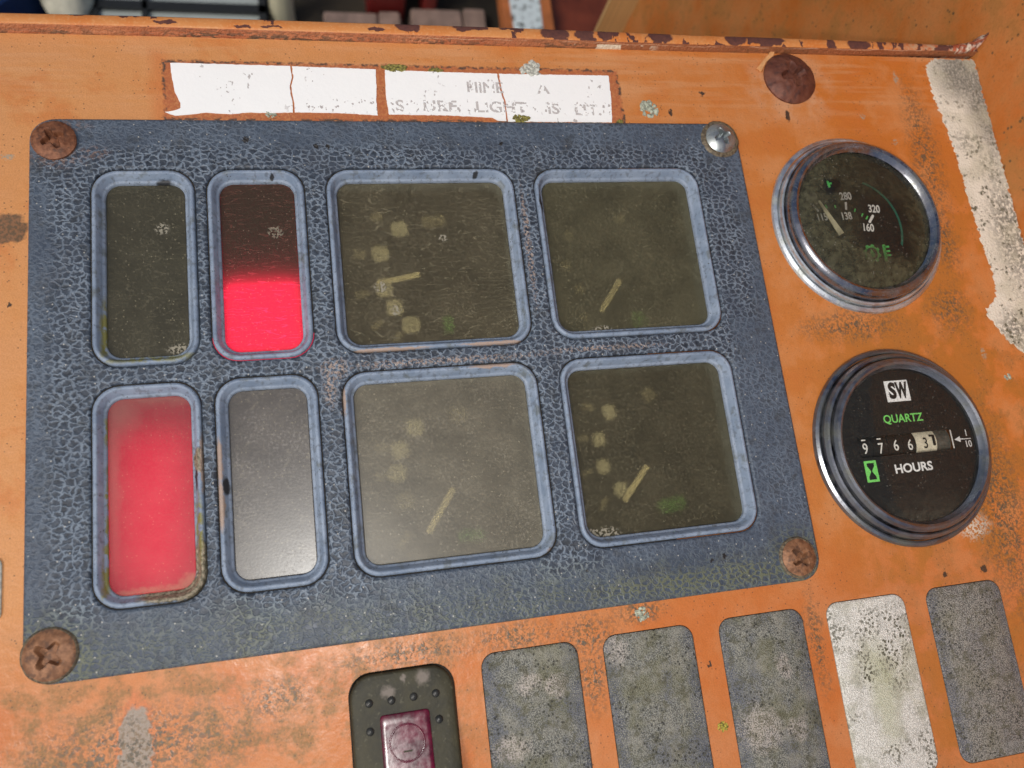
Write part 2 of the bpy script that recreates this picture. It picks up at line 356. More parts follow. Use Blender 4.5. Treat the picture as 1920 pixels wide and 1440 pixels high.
def m_lens(name, dirt, dens, scr=.5, seed=0, rough=.24, gl=.32, spots=(), film=.35, spec=.6):
    """smoked acrylic: scuffed, dusty, frosted"""
    b = B(name)
    off = (seed * 13.1, seed * 7.7, 0)
    c = b.mx(b.mr(b.noise(.07, 5, .6, b.vec((1, 1, 1), off)), .35, .65), dirt, tuple(v * 1.35 for v in dirt))
    dust = b.mul(b.mr(b.noise(1.1, 2, .75, b.vec((1, 1, 1), off)), .5, .8), b.mr(b.noise(.09, 4, .6, b.vec((1, 1, 1), (off[0], 40, 0))), .35, .65))
    sc1 = scratches(b, .07, .55, off); sc2 = b.mul(scratches(b, .12, .3, (off[0] + 3, 5, 0), .03), .7)
    s = b.mul(b.mxm(sc1, sc2), scr)
    pts = b.mul(b.mr(b.vor(.36, v=b.vec((1, 1, 1), off)), .10, .03), b.mr(b.noise(.12, 3, .6, b.vec((1, 1, 1), off)), .46, .56))
    c = b.mx(b.mul(dust, film), c, tuple(v * 2.2 for v in dirt))
    c = b.mx(b.mul(b.mxm(s, b.mul(pts, .9)), .6), c, (.33, .29, .18))
    op = b.m('ADD', dens, b.mxm(b.mul(s, .4), b.mul(pts, .5), b.mul(dust, .12)), clamp=True)
    if spots:
        sp = b.mul(b.blobs(spots, .4, b.warp(1.5, .8)), b.mr(b.noise(1.1, 4, .8), .46, .54))
        c = b.mx(sp, c, (.27, .245, .185)); op = b.mxm(op, sp)
    nrm = b.bump(b.noise(1.2, 4, .6), .03, .0003)
    body = b.pbr(c, b.mr(dust, 0, 1, gl, gl + .14), nrm, spec=spec)
    thru = b.mixsh(.08, b.nd('ShaderNodeBsdfRefraction', {'Color': (1, .95, .74, 1), 'Roughness': rough * 2.7, 'IOR': 1.25}).outputs[0],
                   b.nd('ShaderNodeBsdfTransparent', {'Color': (1, .96, .78, 1)}).outputs[0])
    return b.done(b.mixsh(op, thru, body))

def m_redlens(name, tint, pink, cracks, film):
    b = B(name)
    c = tint
    s = b.mul(scratches(b, .055, .62, (4, 4, 0), .055), cracks)
    dust = b.mr(b.noise(1.5, 5, .75), .48, .75)
    if pink:
        c = b.mx(b.mr(b.noise(.06, 4, .6), .35, .65), tint, (.42, .10, .105))
        c = b.mx(b.mul(b.blobs([(-104, -11, 5, 6), (-106.5, -30, 2, 22), (-94, -7, 16, 2.5)], 1.3, b.warp(4, .2)), .6), c, (.40, .23, .19))
        c = b.mx(b.mul(b.blobs([(-94, -69, 16, 2.4), (-84, -67, 4, 3)], .6, b.warp(3, .5)), .8), c, (.42, .3, .2))
    else:
        c = b.mx(b.blobs([(-53, 50, 2.4)], .3, b.warp(1.8, .8)) if True else 0, c, b.mx(b.mr(b.noise(1.2, 3), .45, .55), tint, (.4, .36, .27)))
    c = b.mx(b.mul(dust, .3), c, (.30, .14, .11) if pink else (.12, .09, .06))
    pts = b.mul(b.mr(b.vor(.4), .1, .05), b.mr(b.noise(.12, 3), .45, .55))
    c = b.mx(b.mul(b.mxm(pts, b.mul(s, .8)), .7), c, (.5, .3, .22))
    h = b.mul(b.noise(1.2, 4, .6), .25)
    body = b.pbr(c, b.mr(dust, 0, 1, .34, .5), b.bump(h, .2, .0003), spec=.5)
    tr = b.nd('ShaderNodeBsdfTranslucent', {'Color': b.mx(b.mul(s, .5), film, (.9, .2, .26))}).outputs[0]
    return b.done(b.mixsh(b.mr(s, 0, 1, .5, .2), tr, body))

def m_plain(name, col, rough=.5, metal=0.0, var=.25, nsc=.4, spec=.5, bump=.2):
    b = B(name)
    n = b.noise(nsc, 5, .65)
    c = b.mx(b.mr(n, .3, .7), tuple(v * (1 - var) for v in col), tuple(min(1, v * (1 + var)) for v in col))
    return b.done(b.pbr(c, b.mr(n, .3, .7, rough * .85, min(1, rough * 1.15)), b.bump(n, bump, .0003), metal, spec))

def m_rust(name, cols, scale=.45):
    b = B(name)
    wv = b.warp(1.2, .5)
    n = b.noise(scale, 6, .7, wv)
    c = b.mx(b.mr(n, .35, .65), cols[0], cols[1])
    c = b.mx(b.mr(b.noise(scale * 1.1, 3, .6, b.vec((1, 1, 1), (8, 2, 5))), .52, .68, 0, .7), c, cols[2])
    h = b.m('ADD', b.mul(b.noise(.8, 1, .7), .6), b.mul(b.noise(.3, 2), .8))
    return b.done(b.pbr(c, .6, b.bump(h, .35, .0004), metal=.2, spec=.5))

def m_chrome(name, col, dull, grime, rough=.2):
    b = B(name, '3D')
    wv = b.warp(2, .3)
    n = b.mul(b.mr(b.noise(.16, 6, .68, wv), .42, .62), .55)
    c = b.mx(n, col, dull)
    g = b.mul(b.mr(b.noise(.10, 4, .6, b.vec((1, 1, 1), (31, 7, 0))), .50, .68), .6)
    c = b.mx(g, c, grime)
    pit = b.mul(b.mr(b.noise(1.3, 1, .75), .62, .72), .6)
    c = b.mx(b.mul(pit, .6), c, (.08, .08, .07))
    metal = b.m('SUBTRACT', 1.0, b.mxm(b.mul(n, .45), b.mul(g, .8), b.mul(pit, .6)))
    rgh = b.m('ADD', rough, b.mxm(b.mul(n, .22), b.mul(g, .3)))
    h = b.m('ADD', b.noise(.5, 4), b.mul(pit, .4))
    return b.done(b.pbr(c, rgh, b.bump(h, .12, .0003), metal))

def m_blank(name, kind, blotch=(), seed=0):
    """weathered switch blanks under a crust of lichen"""
    b = B(name)
    off = (seed * 17.3, seed * 5.9, 0); v = b.vec((1, 1, 1), off)
    f = b.m('ADD', b.mul(b.noise(2.1, 0, v=v), .65), b.mul(b.noise(.55, 2, .7, v), .35)); f2 = b.noise(2.9, 0, v=b.vec((1, 1, 1), (off[0], 31, 0))); lo = b.noise(.06, 5, .62, v)
    if kind == 'white':
        c = b.mx(b.mr(f, .38, .62), (.52, .50, .45), (.80, .78, .72))
        c = b.mx(b.mul(b.mr(lo, .48, .66), .6), c, (.40, .39, .24))
        c = b.mx(b.mul(b.blob(146, -132, 5, 16, .9, b.warp(4, .2)), .55), c, (.42, .43, .25))
        dn = b.mul(b.mr(b.vor(.75, v=b.warp(1.2, .8)), .42, .3), b.mr(b.noise(.2, 4, .7, v), .42, .52), b.mxm(b.blobs([(152, -118, 8, 9), (143, -118, 6, 8), (153, -125, 5, 8), (141, -126, 4, 5), (150, -108, 8, 4), (158, -112, 4, 8)], 1.2), b.mr(b.noise(.05, 2, .5, v), .52, .62, 0, .8)))
        c = b.mx(dn, c, b.mx(f2, (.035, .035, .025), (.16, .15, .09)))
        c = b.mx(b.mr(f2, .55, .75, 0, .35), c, (.36, .35, .31)); c = b.mx(b.mr(b.noise(.12, 4, .65, v), .52, .66, 0, .35), c, (.34, .33, .29))
    else:
        c = b.mx(b.mr(f, .40, .60), (.105, .105, .088), (.285, .28, .24))
        c = b.mx(b.mul(b.mr(f2, .52, .66), .5), c, (.09, .10, .12))
        c = b.mx(b.mul(b.mr(lo, .48, .62), .6), c, b.mx(b.mr(f2, .4, .6), (.09, .085, .04), (.23, .225, .14)))
        bl = b.mul(b.mr(b.noise(.09, 5, .65, b.vec((1, .6, 1), (off[0] + 9, 2, 0))), .52, .64), b.mr(f, .42, .56), .6)
        c = b.mx(bl, c, (.095, .105, .145))
        c = b.mx(b.mr(b.noise(.13, 4, .7, b.vec((1, 1, 1), (off[0], 77, 0))), .48, .68, 0, .5), c, (.31, .295, .245))
        if kind == 'warm': c = b.mx(.45, c, b.mx(b.mr(f, .4, .6), (.12, .11, .10), (.36, .33, .30)))
        if blotch:
            bb = b.blobs(blotch, .6, b.warp(5, .25))
            c = b.mx(b.mul(bb, b.mr(f, .40, .58, .1, .85)), c, (.44, .39, .35))
        ex = b.m('ABSOLUTE', b.m('SUBTRACT', b.x, (19.6, 61.2, 103.7, 146.0, 188.0)[seed])); c = b.mx(b.mul(b.mr(b.m('ADD', ex, b.mul(b.noise(.15, 3, .6, v), 8)), 14.5, 19), b.mr(f2, .35, .6), .75), c, (.085, .095, .135))
        c = b.mx(b.mul(b.mr(b.noise(.22, 4, .75, b.vec((1, 1, 1), (off[0], 5, 0))), .54, .64), .55), c, (.085, .08, .045))
        x = b.mul(b.mr(b.vor(.5, v=v), .25, .12), b.mr(b.noise(.1, 4, .6, v), .5, .58))
        c = b.mx(b.mul(x, .8), c, (.03, .03, .025))
    h = b.m('ADD', f, b.mul(f2, .6))
    return b.done(b.pbr(c, .85, b.bump(h, .55, .0006), spec=.25))

M = {}
M['orange'] = m_orange(); M['wall'] = m_wall()
M['liptop'] = m_lip(False); M['lipface'] = m_lip(True)
M['leather'] = m_leather(); M['frame'] = m_frame()
M['rust'] = m_rust('rusty_screw', ((.15, .052, .022), (.26, .105, .05), (.07, .03, .018)))
M['rust2'] = m_rust('brown_rust', ((.115, .036, .022), (.17, .06, .035), (.055, .022, .018)), .25)
M['rust3'] = m_rust('orange_rust', ((.17, .075, .035), (.31, .15, .075), (.085, .045, .03)), .4)
M['rustpit'] = m_plain('screw_recess', (.14, .055, .018), .8)
M['zinc'] = m_chrome('zinc_plating', (.42, .46, .47), (.36, .39, .39), (.25, .26, .23), .38)
M['grime'] = m_rust('caked_grime', ((.10, .075, .05), (.20, .16, .10), (.05, .04, .03)), .8)
M['dial'] = m_plain('dial_black', (.008, .0075, .006), .7)
M['needle'] = m_plain('needle_cream', (.93, .85, .55), .6, var=.05)
M['mark'] = m_plain('dial_mark_cream', (.68, .65, .48), .6, var=.05)
M['markfaint'] = m_plain('dial_mark_faded', (.24, .22, .15), .6, var=.1)
M['markgreen'] = m_plain('dial_mark_green', (.07, .22, .035), .6, var=.05)
M['white'] = m_plain('label_white', (.90, .90, .88), .5, var=.02)

# ---------------------------------------------------------------- orange console: sheet, lip, weld, stripe
PL = [(19.6, 'gr'), (61.2, 'gr'), (103.7, 'gr'), (146.0, 'wh'), (188.0, 'wa')]
GA, GB = (178.2, 46.2), (176.1, -46.2)
console = thing('console_panel', 'weathered orange painted steel sheet that carries all the dials', 'panel')
holes = [rrect(244, 166, 6)] + [circ(34, 64, *GA), circ(34, 64, *GB)] + [rrect(32.9, 61.3, 4.8, 7, x, -130.6) for x, k in PL] + [rrect(33.4, 61.3, 7, 7, -22.6, -131.2)]
holes = [h[::-1] for h in holes]
plate('sheet', [(-260, -230), (258.4, -230), (258.4, 125.9), (-260, 125.9)], holes, ZP - 2.0, ZP, 0, M['orange'], console)

def lerp_tab(tab, x):
    for (a, va), (b_, vb) in zip(tab, tab[1:]):
        if x <= b_: return va + (vb - va) * max(0, (x - a)) / (b_ - a)
    return tab[-1][1]
LY = [(-260, 124.6), (-140, 124.9), (-89, 125.4), (40, 125.5), (119, 125.5), (185, 126.0), (258, 127.4)]
LT = [(-260, 2.5), (-140, 2.4), (40, 2.3), (119, 1.9), (185, 1.6), (258, .7)]
LW = [(-260, 4.6), (-140, 4.6), (-52, 4.9), (42, 5.1), (120, 4.9), (187, 4.7), (258, 3.2)]
V, F, FM = [], [], []
xs = [-260 + i * 4.32 for i in range(121)]
for x in xs:
    y0, zt, wd = lerp_tab(LY, x), lerp_tab(LT, x), lerp_tab(LW, x)
    j = .12 * mnoise.noise(Vector((x * .11, 1, 0)))
    pr = [(0, ZP - .4), (0, ZP + 1.5), (.35, ZP + 1.9), (.28, zt - .9 + j), (.5, zt - .35), (1.0, zt + j), (wd - .6, zt + j * 1.5), (wd, zt - .5), (wd, -26), (wd - 2.0, -26), (1.2, ZP - 4)]
    V += [(x, y0 + a, z) for a, z in pr]
n = 11
for i in range(len(xs) - 1):
    for k in range(n):
        k2 = (k + 1) % n
        F.append((i * n + k, i * n + k2, (i + 1) * n + k2, (i + 1) * n + k)); FM.append(1 if k < 4 else 0)
mk('edge_lip', V, F, None, console, 50, mats=[M['liptop'], M['lipface']], fm=FM)
# lumpy weld where lip meets side plate
V, F = [], []
wp = [(247, 129.2, -.4, 2.0), (252, 129.4, .0, 2.1), (256, 130.0, 1.0, 2.3), (258.2, 131.2, 3.6, 2.6), (258.8, 132.4, 6.6, 2.2), (259.0, 133.0, 8.2, .6)]
for i, (x, y, z, r) in enumerate(wp):
    for k in range(12):
        a = 2 * math.pi * k / 12; rr = r * (1 + .18 * mnoise.noise(Vector((i * 1.7, k * .9, 3))))
        V.append((x + .35 * rr * math.cos(a) * (i > 2), y + rr * math.cos(a), z + rr * math.sin(a)))
for i in range(len(wp) - 1):
    for k in range(12):
        F.append((i * 12 + k, i * 12 + (k + 1) % 12, (i + 1) * 12 + (k + 1) % 12, (i + 1) * 12 + k))
F.append(tuple(range(12))); F.append(tuple(range(60, 72)))
b = B('weld_metal')
c = b.mx(b.mr(b.noise(.35, 4, .6), .45, .6), (.34, .085, .04), (.60, .52, .42)); c = b.mx(b.mr(b.noise(.8, 4), .55, .65), c, (.14, .05, .03))
mk('weld_bead', V, F, b.done(b.pbr(c, .5, b.bump(b.noise(.8, 4), .5, .0006))), console, 60)
# cream stripe brushed along the side plate
b = B('cream_stripe_paint')
wv = b.warp(3, .25)
c = b.mx(b.noise(.1, 4), (.72, .68, .57), (.78, .74, .64))
big = b.mxm(b.mul(b.blobs([(250, 118, 14, 14), (257, 104, 9, 22)], .9, wv), 1.0), b.mul(b.blobs([(247, 84, 9, 5), (252, 72, 6, 9)], 1.0, wv), b.mr(b.noise(.4, 5, .7), .42, .58)), b.mul(b.blobs([(254, 40, 9, 24), (256, 95, 4, 20), (244, -4, 9, 9)], 1.0, wv), b.mr(b.noise(.5, 6, .75), .40, .50)))
c = b.mx(b.mul(big, b.mr(b.noise(.9, 5, .75), .25, .6, .55, 1)), c, b.mx(b.noise(.6, 4), (.13, .13, .11), (.27, .26, .22)))
c = b.mx(b.mul(b.mr(b.noise(.05, 4), .5, .64), .5), c, (.5, .48, .36))
d1 = b.mul(b.mr(b.vor(.42, v=b.warp(1.6, .8)), .42, .28), b.mr(b.noise(.16, 4, .7), .54, .60), b.mr(b.y, 110, 60, .5, 1))
c = b.mx(d1, c, b.mx(b.noise(1.5, 2), (.06, .06, .04), (.2, .19, .13)))
c = b.mx(b.mul(b.mr(b.noise(1.1, 2, .75), .55, .68, 0, .75), b.mr(b.noise(.07, 3), .48, .66)), c, (.40, .38, .30))
M['cream'] = b.done(b.pbr(c, .7, b.bump(b.noise(1.0, 5, .7), .5, .0006), spec=.3))
poly('painted_stripe', [(258.3, 125.5), (258.3, -40), (254, -28), (247, -17), (238, -8), (230.4, 4.0), (231, 7), (237.4, 12), (238.4, 22), (237.2, 34), (236.2, 50), (235.6, 66), (235.2, 82), (233, 97), (231.4, 108), (231.8, 121), (235, 125.2)],
     ZP + .02, ZP + .13, M['cream'], console, 1.25, .55, 3)

# side plate standing along the right edge
sp = thing('side_plate', 'upright orange steel plate along the right edge of the console', 'plate', (258.6, 0, 0))
V, F = loops([([(0, -230), (3, -230), (3, 405), (0, 405)], -420), ([(0, -230), (3, -230), (3, 405), (0, 405)], 140)], True, True)
mk('plate_sheet', V, F, M['wall'], sp, 0)
V, F = loops([([(-26, 405.2), (3, 405.2), (3, 410), (-26, 410)], -420), ([(-26, 405.2), (3, 405.2), (3, 410), (-26, 410)], 140)], True, True)
mk('flange', V, F, m_plain('faded_yellow_paint', (.60, .36, .15), .6, var=.12), sp, 0)

# ---------------------------------------------------------------- bezel plate
WIN = [(-95.0, 37.5, 32.2, 68.4), (-58.5, 37.4, 32.2, 68.6), (-.3, 37.4, 68.4, 68.2), (75.6, 37.6, 67, 67.2),
       (-95.2, -37.6, 32.0, 68.6), (-58.5, -37.4, 32.2, 68.4), (-.4, -37.7, 67.4, 67.8), (75.6, -37.4, 67, 67)]
bez = thing('bezel_plate', 'blue-black grained plastic bezel plate with eight window openings', 'bezel')
plate('grained_plate', rrect(260, 181.9, 8, 9), [rrect(w_ + .9, h_ + .9, 8.4, 7, x, y)[::-1] for x, y, w_, h_ in WIN], ZP + .5, 0, .95, M['leather'], bez)

M['shadow_strip'] = m_plain('shadow_strip_black', (.008, .007, .006), .9)
plate('shadow_strip', rrect(261, 182.8, 8.3, 9, .42, .42), [rrect(246, 168, 6)[::-1]], ZP + .01, ZP + .48, .05, M['shadow_strip'], bez)  # added black strip, draws the shadow line along the bezel's top and right edges

# ---------------------------------------------------------------- window instruments
FPROF = [(-.1, -9), (-.1, -1.0), (.05, -.5), (.35, -.12), (.75, .05), (1.15, .0), (1.5, -.35), (2.45, -2.9), (2.65, -3.2), (2.9, -3.3), (3.2, -3.45), (3.45, -3.9), (3.45, -14)]
def frame_of(t, w_, h_):
    V, F = loops(frame_loops(w_, h_, 8.2, FPROF)); mk('window_frame', V, F, M['frame'], t, 40)
    lw, lh = w_ - 6.9, h_ - 6.9
    return lw, lh
def lens_of(t, lw, lh, mat):
    V, F = loops([(rrect(lw - .02, lh - .02, 4.6), -5.4), (rrect(lw - .02, lh - .02, 4.6), -4.8), (rrect(lw - .6, lh - .6, 4.4), -4.55)], False, True)
    return mk('lens', V, F[28 * 0:], mat, t, 30)
def back_of(t, lw, lh, mat, name='dial'):
    V, F = loops([(rrect(lw + .4, lh + .4, 4.6), -13.6), (rrect(lw + .4, lh + .4, 4.6), -12.6)], True, True)
    return mk(name, V, F, mat, t, 30)

def quad(name, cx, cy, w_, h_, ang, z, mat, t, th=.25):
    a = math.radians(ang); ca, sa = math.cos(a), math.sin(a)
    pts = [(cx + dx * ca - dy * sa, cy + dx * sa + dy * ca) for dx, dy in rrect(w_, h_, min(w_, h_) * .3, 2)]
    V, F = loops([(pts, z - th), (pts, z)], True, True)
    return mk(name, V, F, mat, t, 0)
def gauge(idx, label, lens, needle, marks, extra=()):
    x, y, w_, h_ = WIN[idx]
    t = thing('panel_gauge', label, 'gauge', (x, y, 0), 'square gauges in the bezel')
    lw, lh = frame_of(t, w_, h_)
    lens_of(t, lw, lh, lens)
    d = back_of(t, lw, lh, M['dial'])
    (x0, y0), (x1, y1) = needle
    L = math.hypot(x1 - x0, y1 - y0); a = math.degrees(math.atan2(y1 - y0, x1 - x0))
    quad('needle', (x0 + x1) / 2 - x, (y0 + y1) / 2 - y, L, 2.1, a, -7.2, M['needle'], t)
    V, F = lathe([(5, -12.5), (5, -8.6), (4.2, -8.2), (0, -8.2)], 24); mk('hub', V, F, M['dial'], t)
    for mx_, my_, mw, mh, ma, mm in marks:
        quad('dial_mark', mx_ - x, my_ - y, mw, mh, ma, -11.9, M[mm], t)
    return t
olive = (.062, .053, .030)
gauge(2, 'square gauge, upper left of the four, needle pointing left, many pale blocks', m_lens('scuffed_lens', (.125, .106, .066), .42, .6, 1, .22, spots=[(-18.5, 28, 2.2), (-13.5, 19, 1.9), (6, 46, 1.6)]),
      ((-19.5, 30.1), (-3.4, 33.0)),
      [(-9, 52.5, 6, 6, 8, 'mark'), (4, 55.3, 9, 4.6, 4, 'markfaint'), (-16.8, 43, 6, 6, 5, 'mark'), (-16.4, 29.8, 5.6, 7, 0, 'mark'), (-13.2, 22, 6, 6, 0, 'mark'), (-8, 15.2, 6.6, 6.2, -3, 'mark'), (5.6, 14.5, 3.6, 7, 0, 'markgreen'),
       (-17, 57.6, 4, 4, 40, 'markfaint'), (-24.5, 43, 5, 3.5, 0, 'markfaint'), (-24.5, 27.5, 5, 3, 15, 'markfaint'), (-20, 16, 5, 2.2, 35, 'markfaint'), (-13, 11, 2.6, 4.5, -30, 'markfaint')])
gauge(3, 'square gauge, upper right of the four, dark with one thin slanted needle', m_lens('murky_lens', (.105, .094, .054), .52, .2, 2, .25, spots=[(62, 8, 4, 1.4)], film=.5),
      ((63.4, 15.4), (72.9, 27.9)),
      [(79.6, 12.5, 6, 7, 0, 'markgreen'), (57.6, 26, 4, 4, 0, 'markfaint'), (53.6, 36, 4, 4, 0, 'markfaint'), (58.2, 15, 3, 3, 40, 'markfaint'), (78, 55, 4, 3, 0, 'markfaint'), (56, 48, 4, 4, 20, 'markfaint')])
gauge(6, 'square gauge, lower left of the four, hazy with a bright sheen in its corner', m_lens('hazy_lens', (.165, .145, .102), .56, .25, 3, .30, gl=.40, spec=1.0),
      ((-9.3, -59.5), (.7, -45.2)),
      [(-10.1, -22.4, 6, 6, 5, 'mark'), (-16, -29.9, 6, 6, 5, 'mark'), (-17.6, -37.8, 6, 6, 0, 'mark'), (-15.7, -47.8, 6, 6, -5, 'markfaint'), (5.5, -19, 6, 5, 0, 'markfaint'), (-22, -28.5, 4, 3, 0, 'markfaint'), (-23, -38.5, 4, 3, 0, 'markfaint'), (6, -61.7, 9, 4, 0, 'markgreen'), (-17, -61, 2, 6, -35, 'markfaint')])
gauge(7, 'square gauge, lower right of the four, needle beside pale blobs and green patch', m_lens('speckled_lens', (.095, .083, .050), .44, .22, 4, .26, spots=[(53, -67, 5, 3), (48, -66, 3, 2)], film=.6),
      ((61.5, -55.8), (72.3, -43.9)),
      [(62.2, -22.4, 4.4, 5.5, 20, 'mark'), (56.7, -32.3, 4.6, 5, 5, 'mark'), (56.9, -42.4, 4.6, 5, 0, 'mark'), (62.5, -51.4, 5, 5.5, 0, 'mark'), (78.7, -16.9, 5, 5, 30, 'markfaint'), (81, -58.7, 11, 5, 5, 'markgreen'), (54.3, -20, 4.5, 3, -20, 'markfaint'), (50.9, -31.4, 4.5, 2.5, 0, 'markfaint'), (50.5, -44, 4.5, 2, 15, 'markfaint'), (55.1, -55.7, 2.4, 5, -35, 'markfaint')])

def indicator(idx, label, lens, back):
    x, y, w_, h_ = WIN[idx]
    t = thing('indicator_light', label, 'indicator light', (x, y, 0), 'tall indicator windows in the bezel')
    lw, lh = frame_of(t, w_, h_); lens_of(t, lw, lh, lens); back_of(t, lw, lh, back, 'backing')
    return t, lw, lh
M['cav'] = m_plain('lamp_housing', (.30, .05, .05), .7)
def m_emit(name, col, st):
    b = B(name); return b.done(b.nd('ShaderNodeEmission', {'Color': col + (1,), 'Strength': st}).outputs[0])
indicator(0, 'tall unlit indicator window, upper left, dark olive lens', m_lens('dark_olive_lens', (.050, .045, .028), .82, .18, 5, .3, spots=[(-90, 52, 2.2), (-84.5, 9, 5, 1.8)], film=.5), M['dial'])
indicator(5, 'tall unlit indicator window, lower right, grey-brown lens with metallic sheen', m_lens('grey_brown_lens', (.080, .070, .060), .93, .2, 6, .3, gl=.34, film=.4, spec=1.0), M['dial'])
t, lw, lh = indicator(1, 'tall indicator window lit red only in its lower half', m_redlens('smoked_red_lens', (.068, .058, .038), False, 1.0, (.8, .05, .16)), M['dial'])
mk('lit_lamp', *loops([(rrect(lw - .6, 25, 2.5, 4, 0, -18.1), -12.4), (rrect(lw - .6, 25, 2.5, 4, 0, -18.1), -5.9), (rrect(lw - 1.2, 24.4, 2.5, 4, 0, -18.1), -5.7)], True, True), m_emit('red_lamp_glow', (1, .05, .27), 2.4), t, 30)
mk('added_baffle', *loops([([(-lw / 2 + .1, -5.5), (lw / 2 - .1, -5.5), (lw / 2 - .1, -5.1), (-lw / 2 + .1, -5.1)], -12.5), ([(-lw / 2 + .1, -5.5), (lw / 2 - .1, -5.5), (lw / 2 - .1, -5.1), (-lw / 2 + .1, -5.1)], -8.2)], True, True), M['dial'], t, 0)  # added unseen plate, keeps lamp light out of the window's upper half
o_ = rrect(32.75, 69.15, 8.4, 7); i_ = rrect(32.3, 68.7, 8.2, 7)
low_ = [k for k in range(len(o_)) if o_[k][1] < 12]
V, F = [], []
for k in low_: V += [(i_[k][0], i_[k][1], -1.3), (o_[k][0], o_[k][1], -1.3)]
for k in range(len(low_) - 1): F.append((2 * k, 2 * k + 1, 2 * k + 3, 2 * k + 2))
mk('light_leak_strip', V, F, m_emit('red_edge_glow', (1, .03, .10), .55), t, 0)  # glowing strip stands in for lamp light leaking round the frame
t, lw, lh = indicator(4, 'tall indicator window lit red over its whole height, mud in its frame', m_redlens('faded_red_lens', (.36, .065, .075), True, .12, (.80, .06, .17)), M['cav'])
mk('lit_lamp', *loops([(rrect(20, 50, 4, 4, 1, -5.5), -12.5), (rrect(20, 50, 4, 4, 1, -5.5), -12), (rrect(17, 28, 3, 4, 1, -15), -10.3)], True, True), m_emit('red_bulb_glow', (1, .06, .24), 1.25), t, 30)

# ---------------------------------------------------------------- screws
def screw(name, label, loc, r, dome, cross_r, cross_w, depth, rot, mat, chip=0, collar=None, shape=1.0):
    t = thing(name, label, 'screw', loc, 'cross-head screws' if r < 9 else None)
    nr, na = 30, 96; V, F = [], []
    a0 = math.radians(rot)
    for i in range(nr + 1):
        rr = r * i / nr
        for k in range(na):
            a = 2 * math.pi * k / na
            wob = 1 + .02 * mnoise.noise(Vector((math.cos(a) * 2, math.sin(a) * 2, r + loc[0])))
            x, y = rr * wob * math.cos(a), rr * wob * math.sin(a)
            z = dome * (1 - (i / nr) ** 2.6) * (1 if i < nr else 1)
            u, v = x * math.cos(a0) + y * math.sin(a0), -x * math.sin(a0) + y * math.cos(a0)
            def slot(u, v):
                e = max(0, min(1, (cross_r - abs(u)) / (cross_r * .3))); s_ = max(0, min(1, (cross_w * (1 - .45 * abs(u) / cross_r) - abs(v)) / (cross_w * .25)))
                return e * s_
            z -= depth * max(slot(u, v), slot(v, u))
            z += .12 * shape * mnoise.noise(Vector((x * .55, y * .55, loc[0])))
            V.append((x, y, z))
    for i in range(nr):
        for k in range(na):
            F.append((i * na + k, i * na + (k + 1) % na, (i + 1) * na + (k + 1) % na, (i + 1) * na + k))
    base = len(V)
    for k in range(na): V.append((V[nr * na + k][0] * .985, V[nr * na + k][1] * .985, -1.6))
    for k in range(na): F.append((nr * na + k, nr * na + (k + 1) % na, base + (k + 1) % na, base + k))
    mk('screw_head', V, F, mat, t, 42)
    if collar:
        cr, cw, cm = collar; V, F = [], []
        for k in range(72):
            a = 2 * math.pi * k / 72
            o_ = cw * (1 + .35 * mnoise.noise(Vector((math.cos(a) * 1.6, math.sin(a) * 1.6, loc[1]))) + .2 * mnoise.noise(Vector((math.cos(a) * 7, math.sin(a) * 7, 4))))
            for q, zz in ((-.5, -.3), (.15 * o_, -.1), (.7 * o_, -.4), (o_, -1.0)):
                V.append(((cr + q) * math.cos(a), (cr + q) * math.sin(a), zz))
        for k in range(72):
            for q in range(3):
                k2 = (k + 1) % 72; F.append((k * 4 + q, k2 * 4 + q, k2 * 4 + q + 1, k * 4 + q + 1))
        mk('grime_collar', V, F, cm, t, 50)
    return t
screw('rusty_screw', 'rusty brown cross-head screw in the upper left bezel corner', (-122.2, 82.3, .9), 7.0, 1.7, 4.0, 1.5, 2.3, 28, M['rust'])
screw('zinc_screw', 'shiny silver cross-head screw in the upper right bezel corner', (122.0, 83.6, 1.0), 6.4, 2.4, 3.7, 1.35, 2.6, 20, M['zinc'], collar=(6.6, 1.5, M['grime']), shape=.3)
screw('rusty_screw', 'rusty cross-head screw in the lower right bezel corner', (121.3, -82.6, .9), 6.5, 1.6, 3.9, 1.5, 2.3, 38, M['rust3'], collar=(6.6, .8, M['grime']))
screw('rusty_screw', 'rusty orange-brown cross-head screw in the lower left bezel corner', (-122.6, -82.6, .9), 7.2, 1.6, 4.4, 1.6, 2.3, 52, M['rust3'], collar=(7.2, .7, M['grime']))
bs = screw('large_rusty_screw', 'large dark brown rusted screw head on orange sheet above round thermometer dial', (161.2, 113.4, ZP + .9), 11.9, 4.0, 6.0, 2.6, 3.2, 12, M['rust2'], shape=2.2)
poly('paint_flake', [(-12.8, 3.2), (-9.8, 7.4), (-5.6, 10.8), (-4.4, 13.2), (-6.4, 12.8), (-9.6, 9.6), (-14.6, 4.6)], -.6, .25, m_plain('curled_paint', (.66, .34, .14), .6, var=.1), bs, .2, 1, 4)

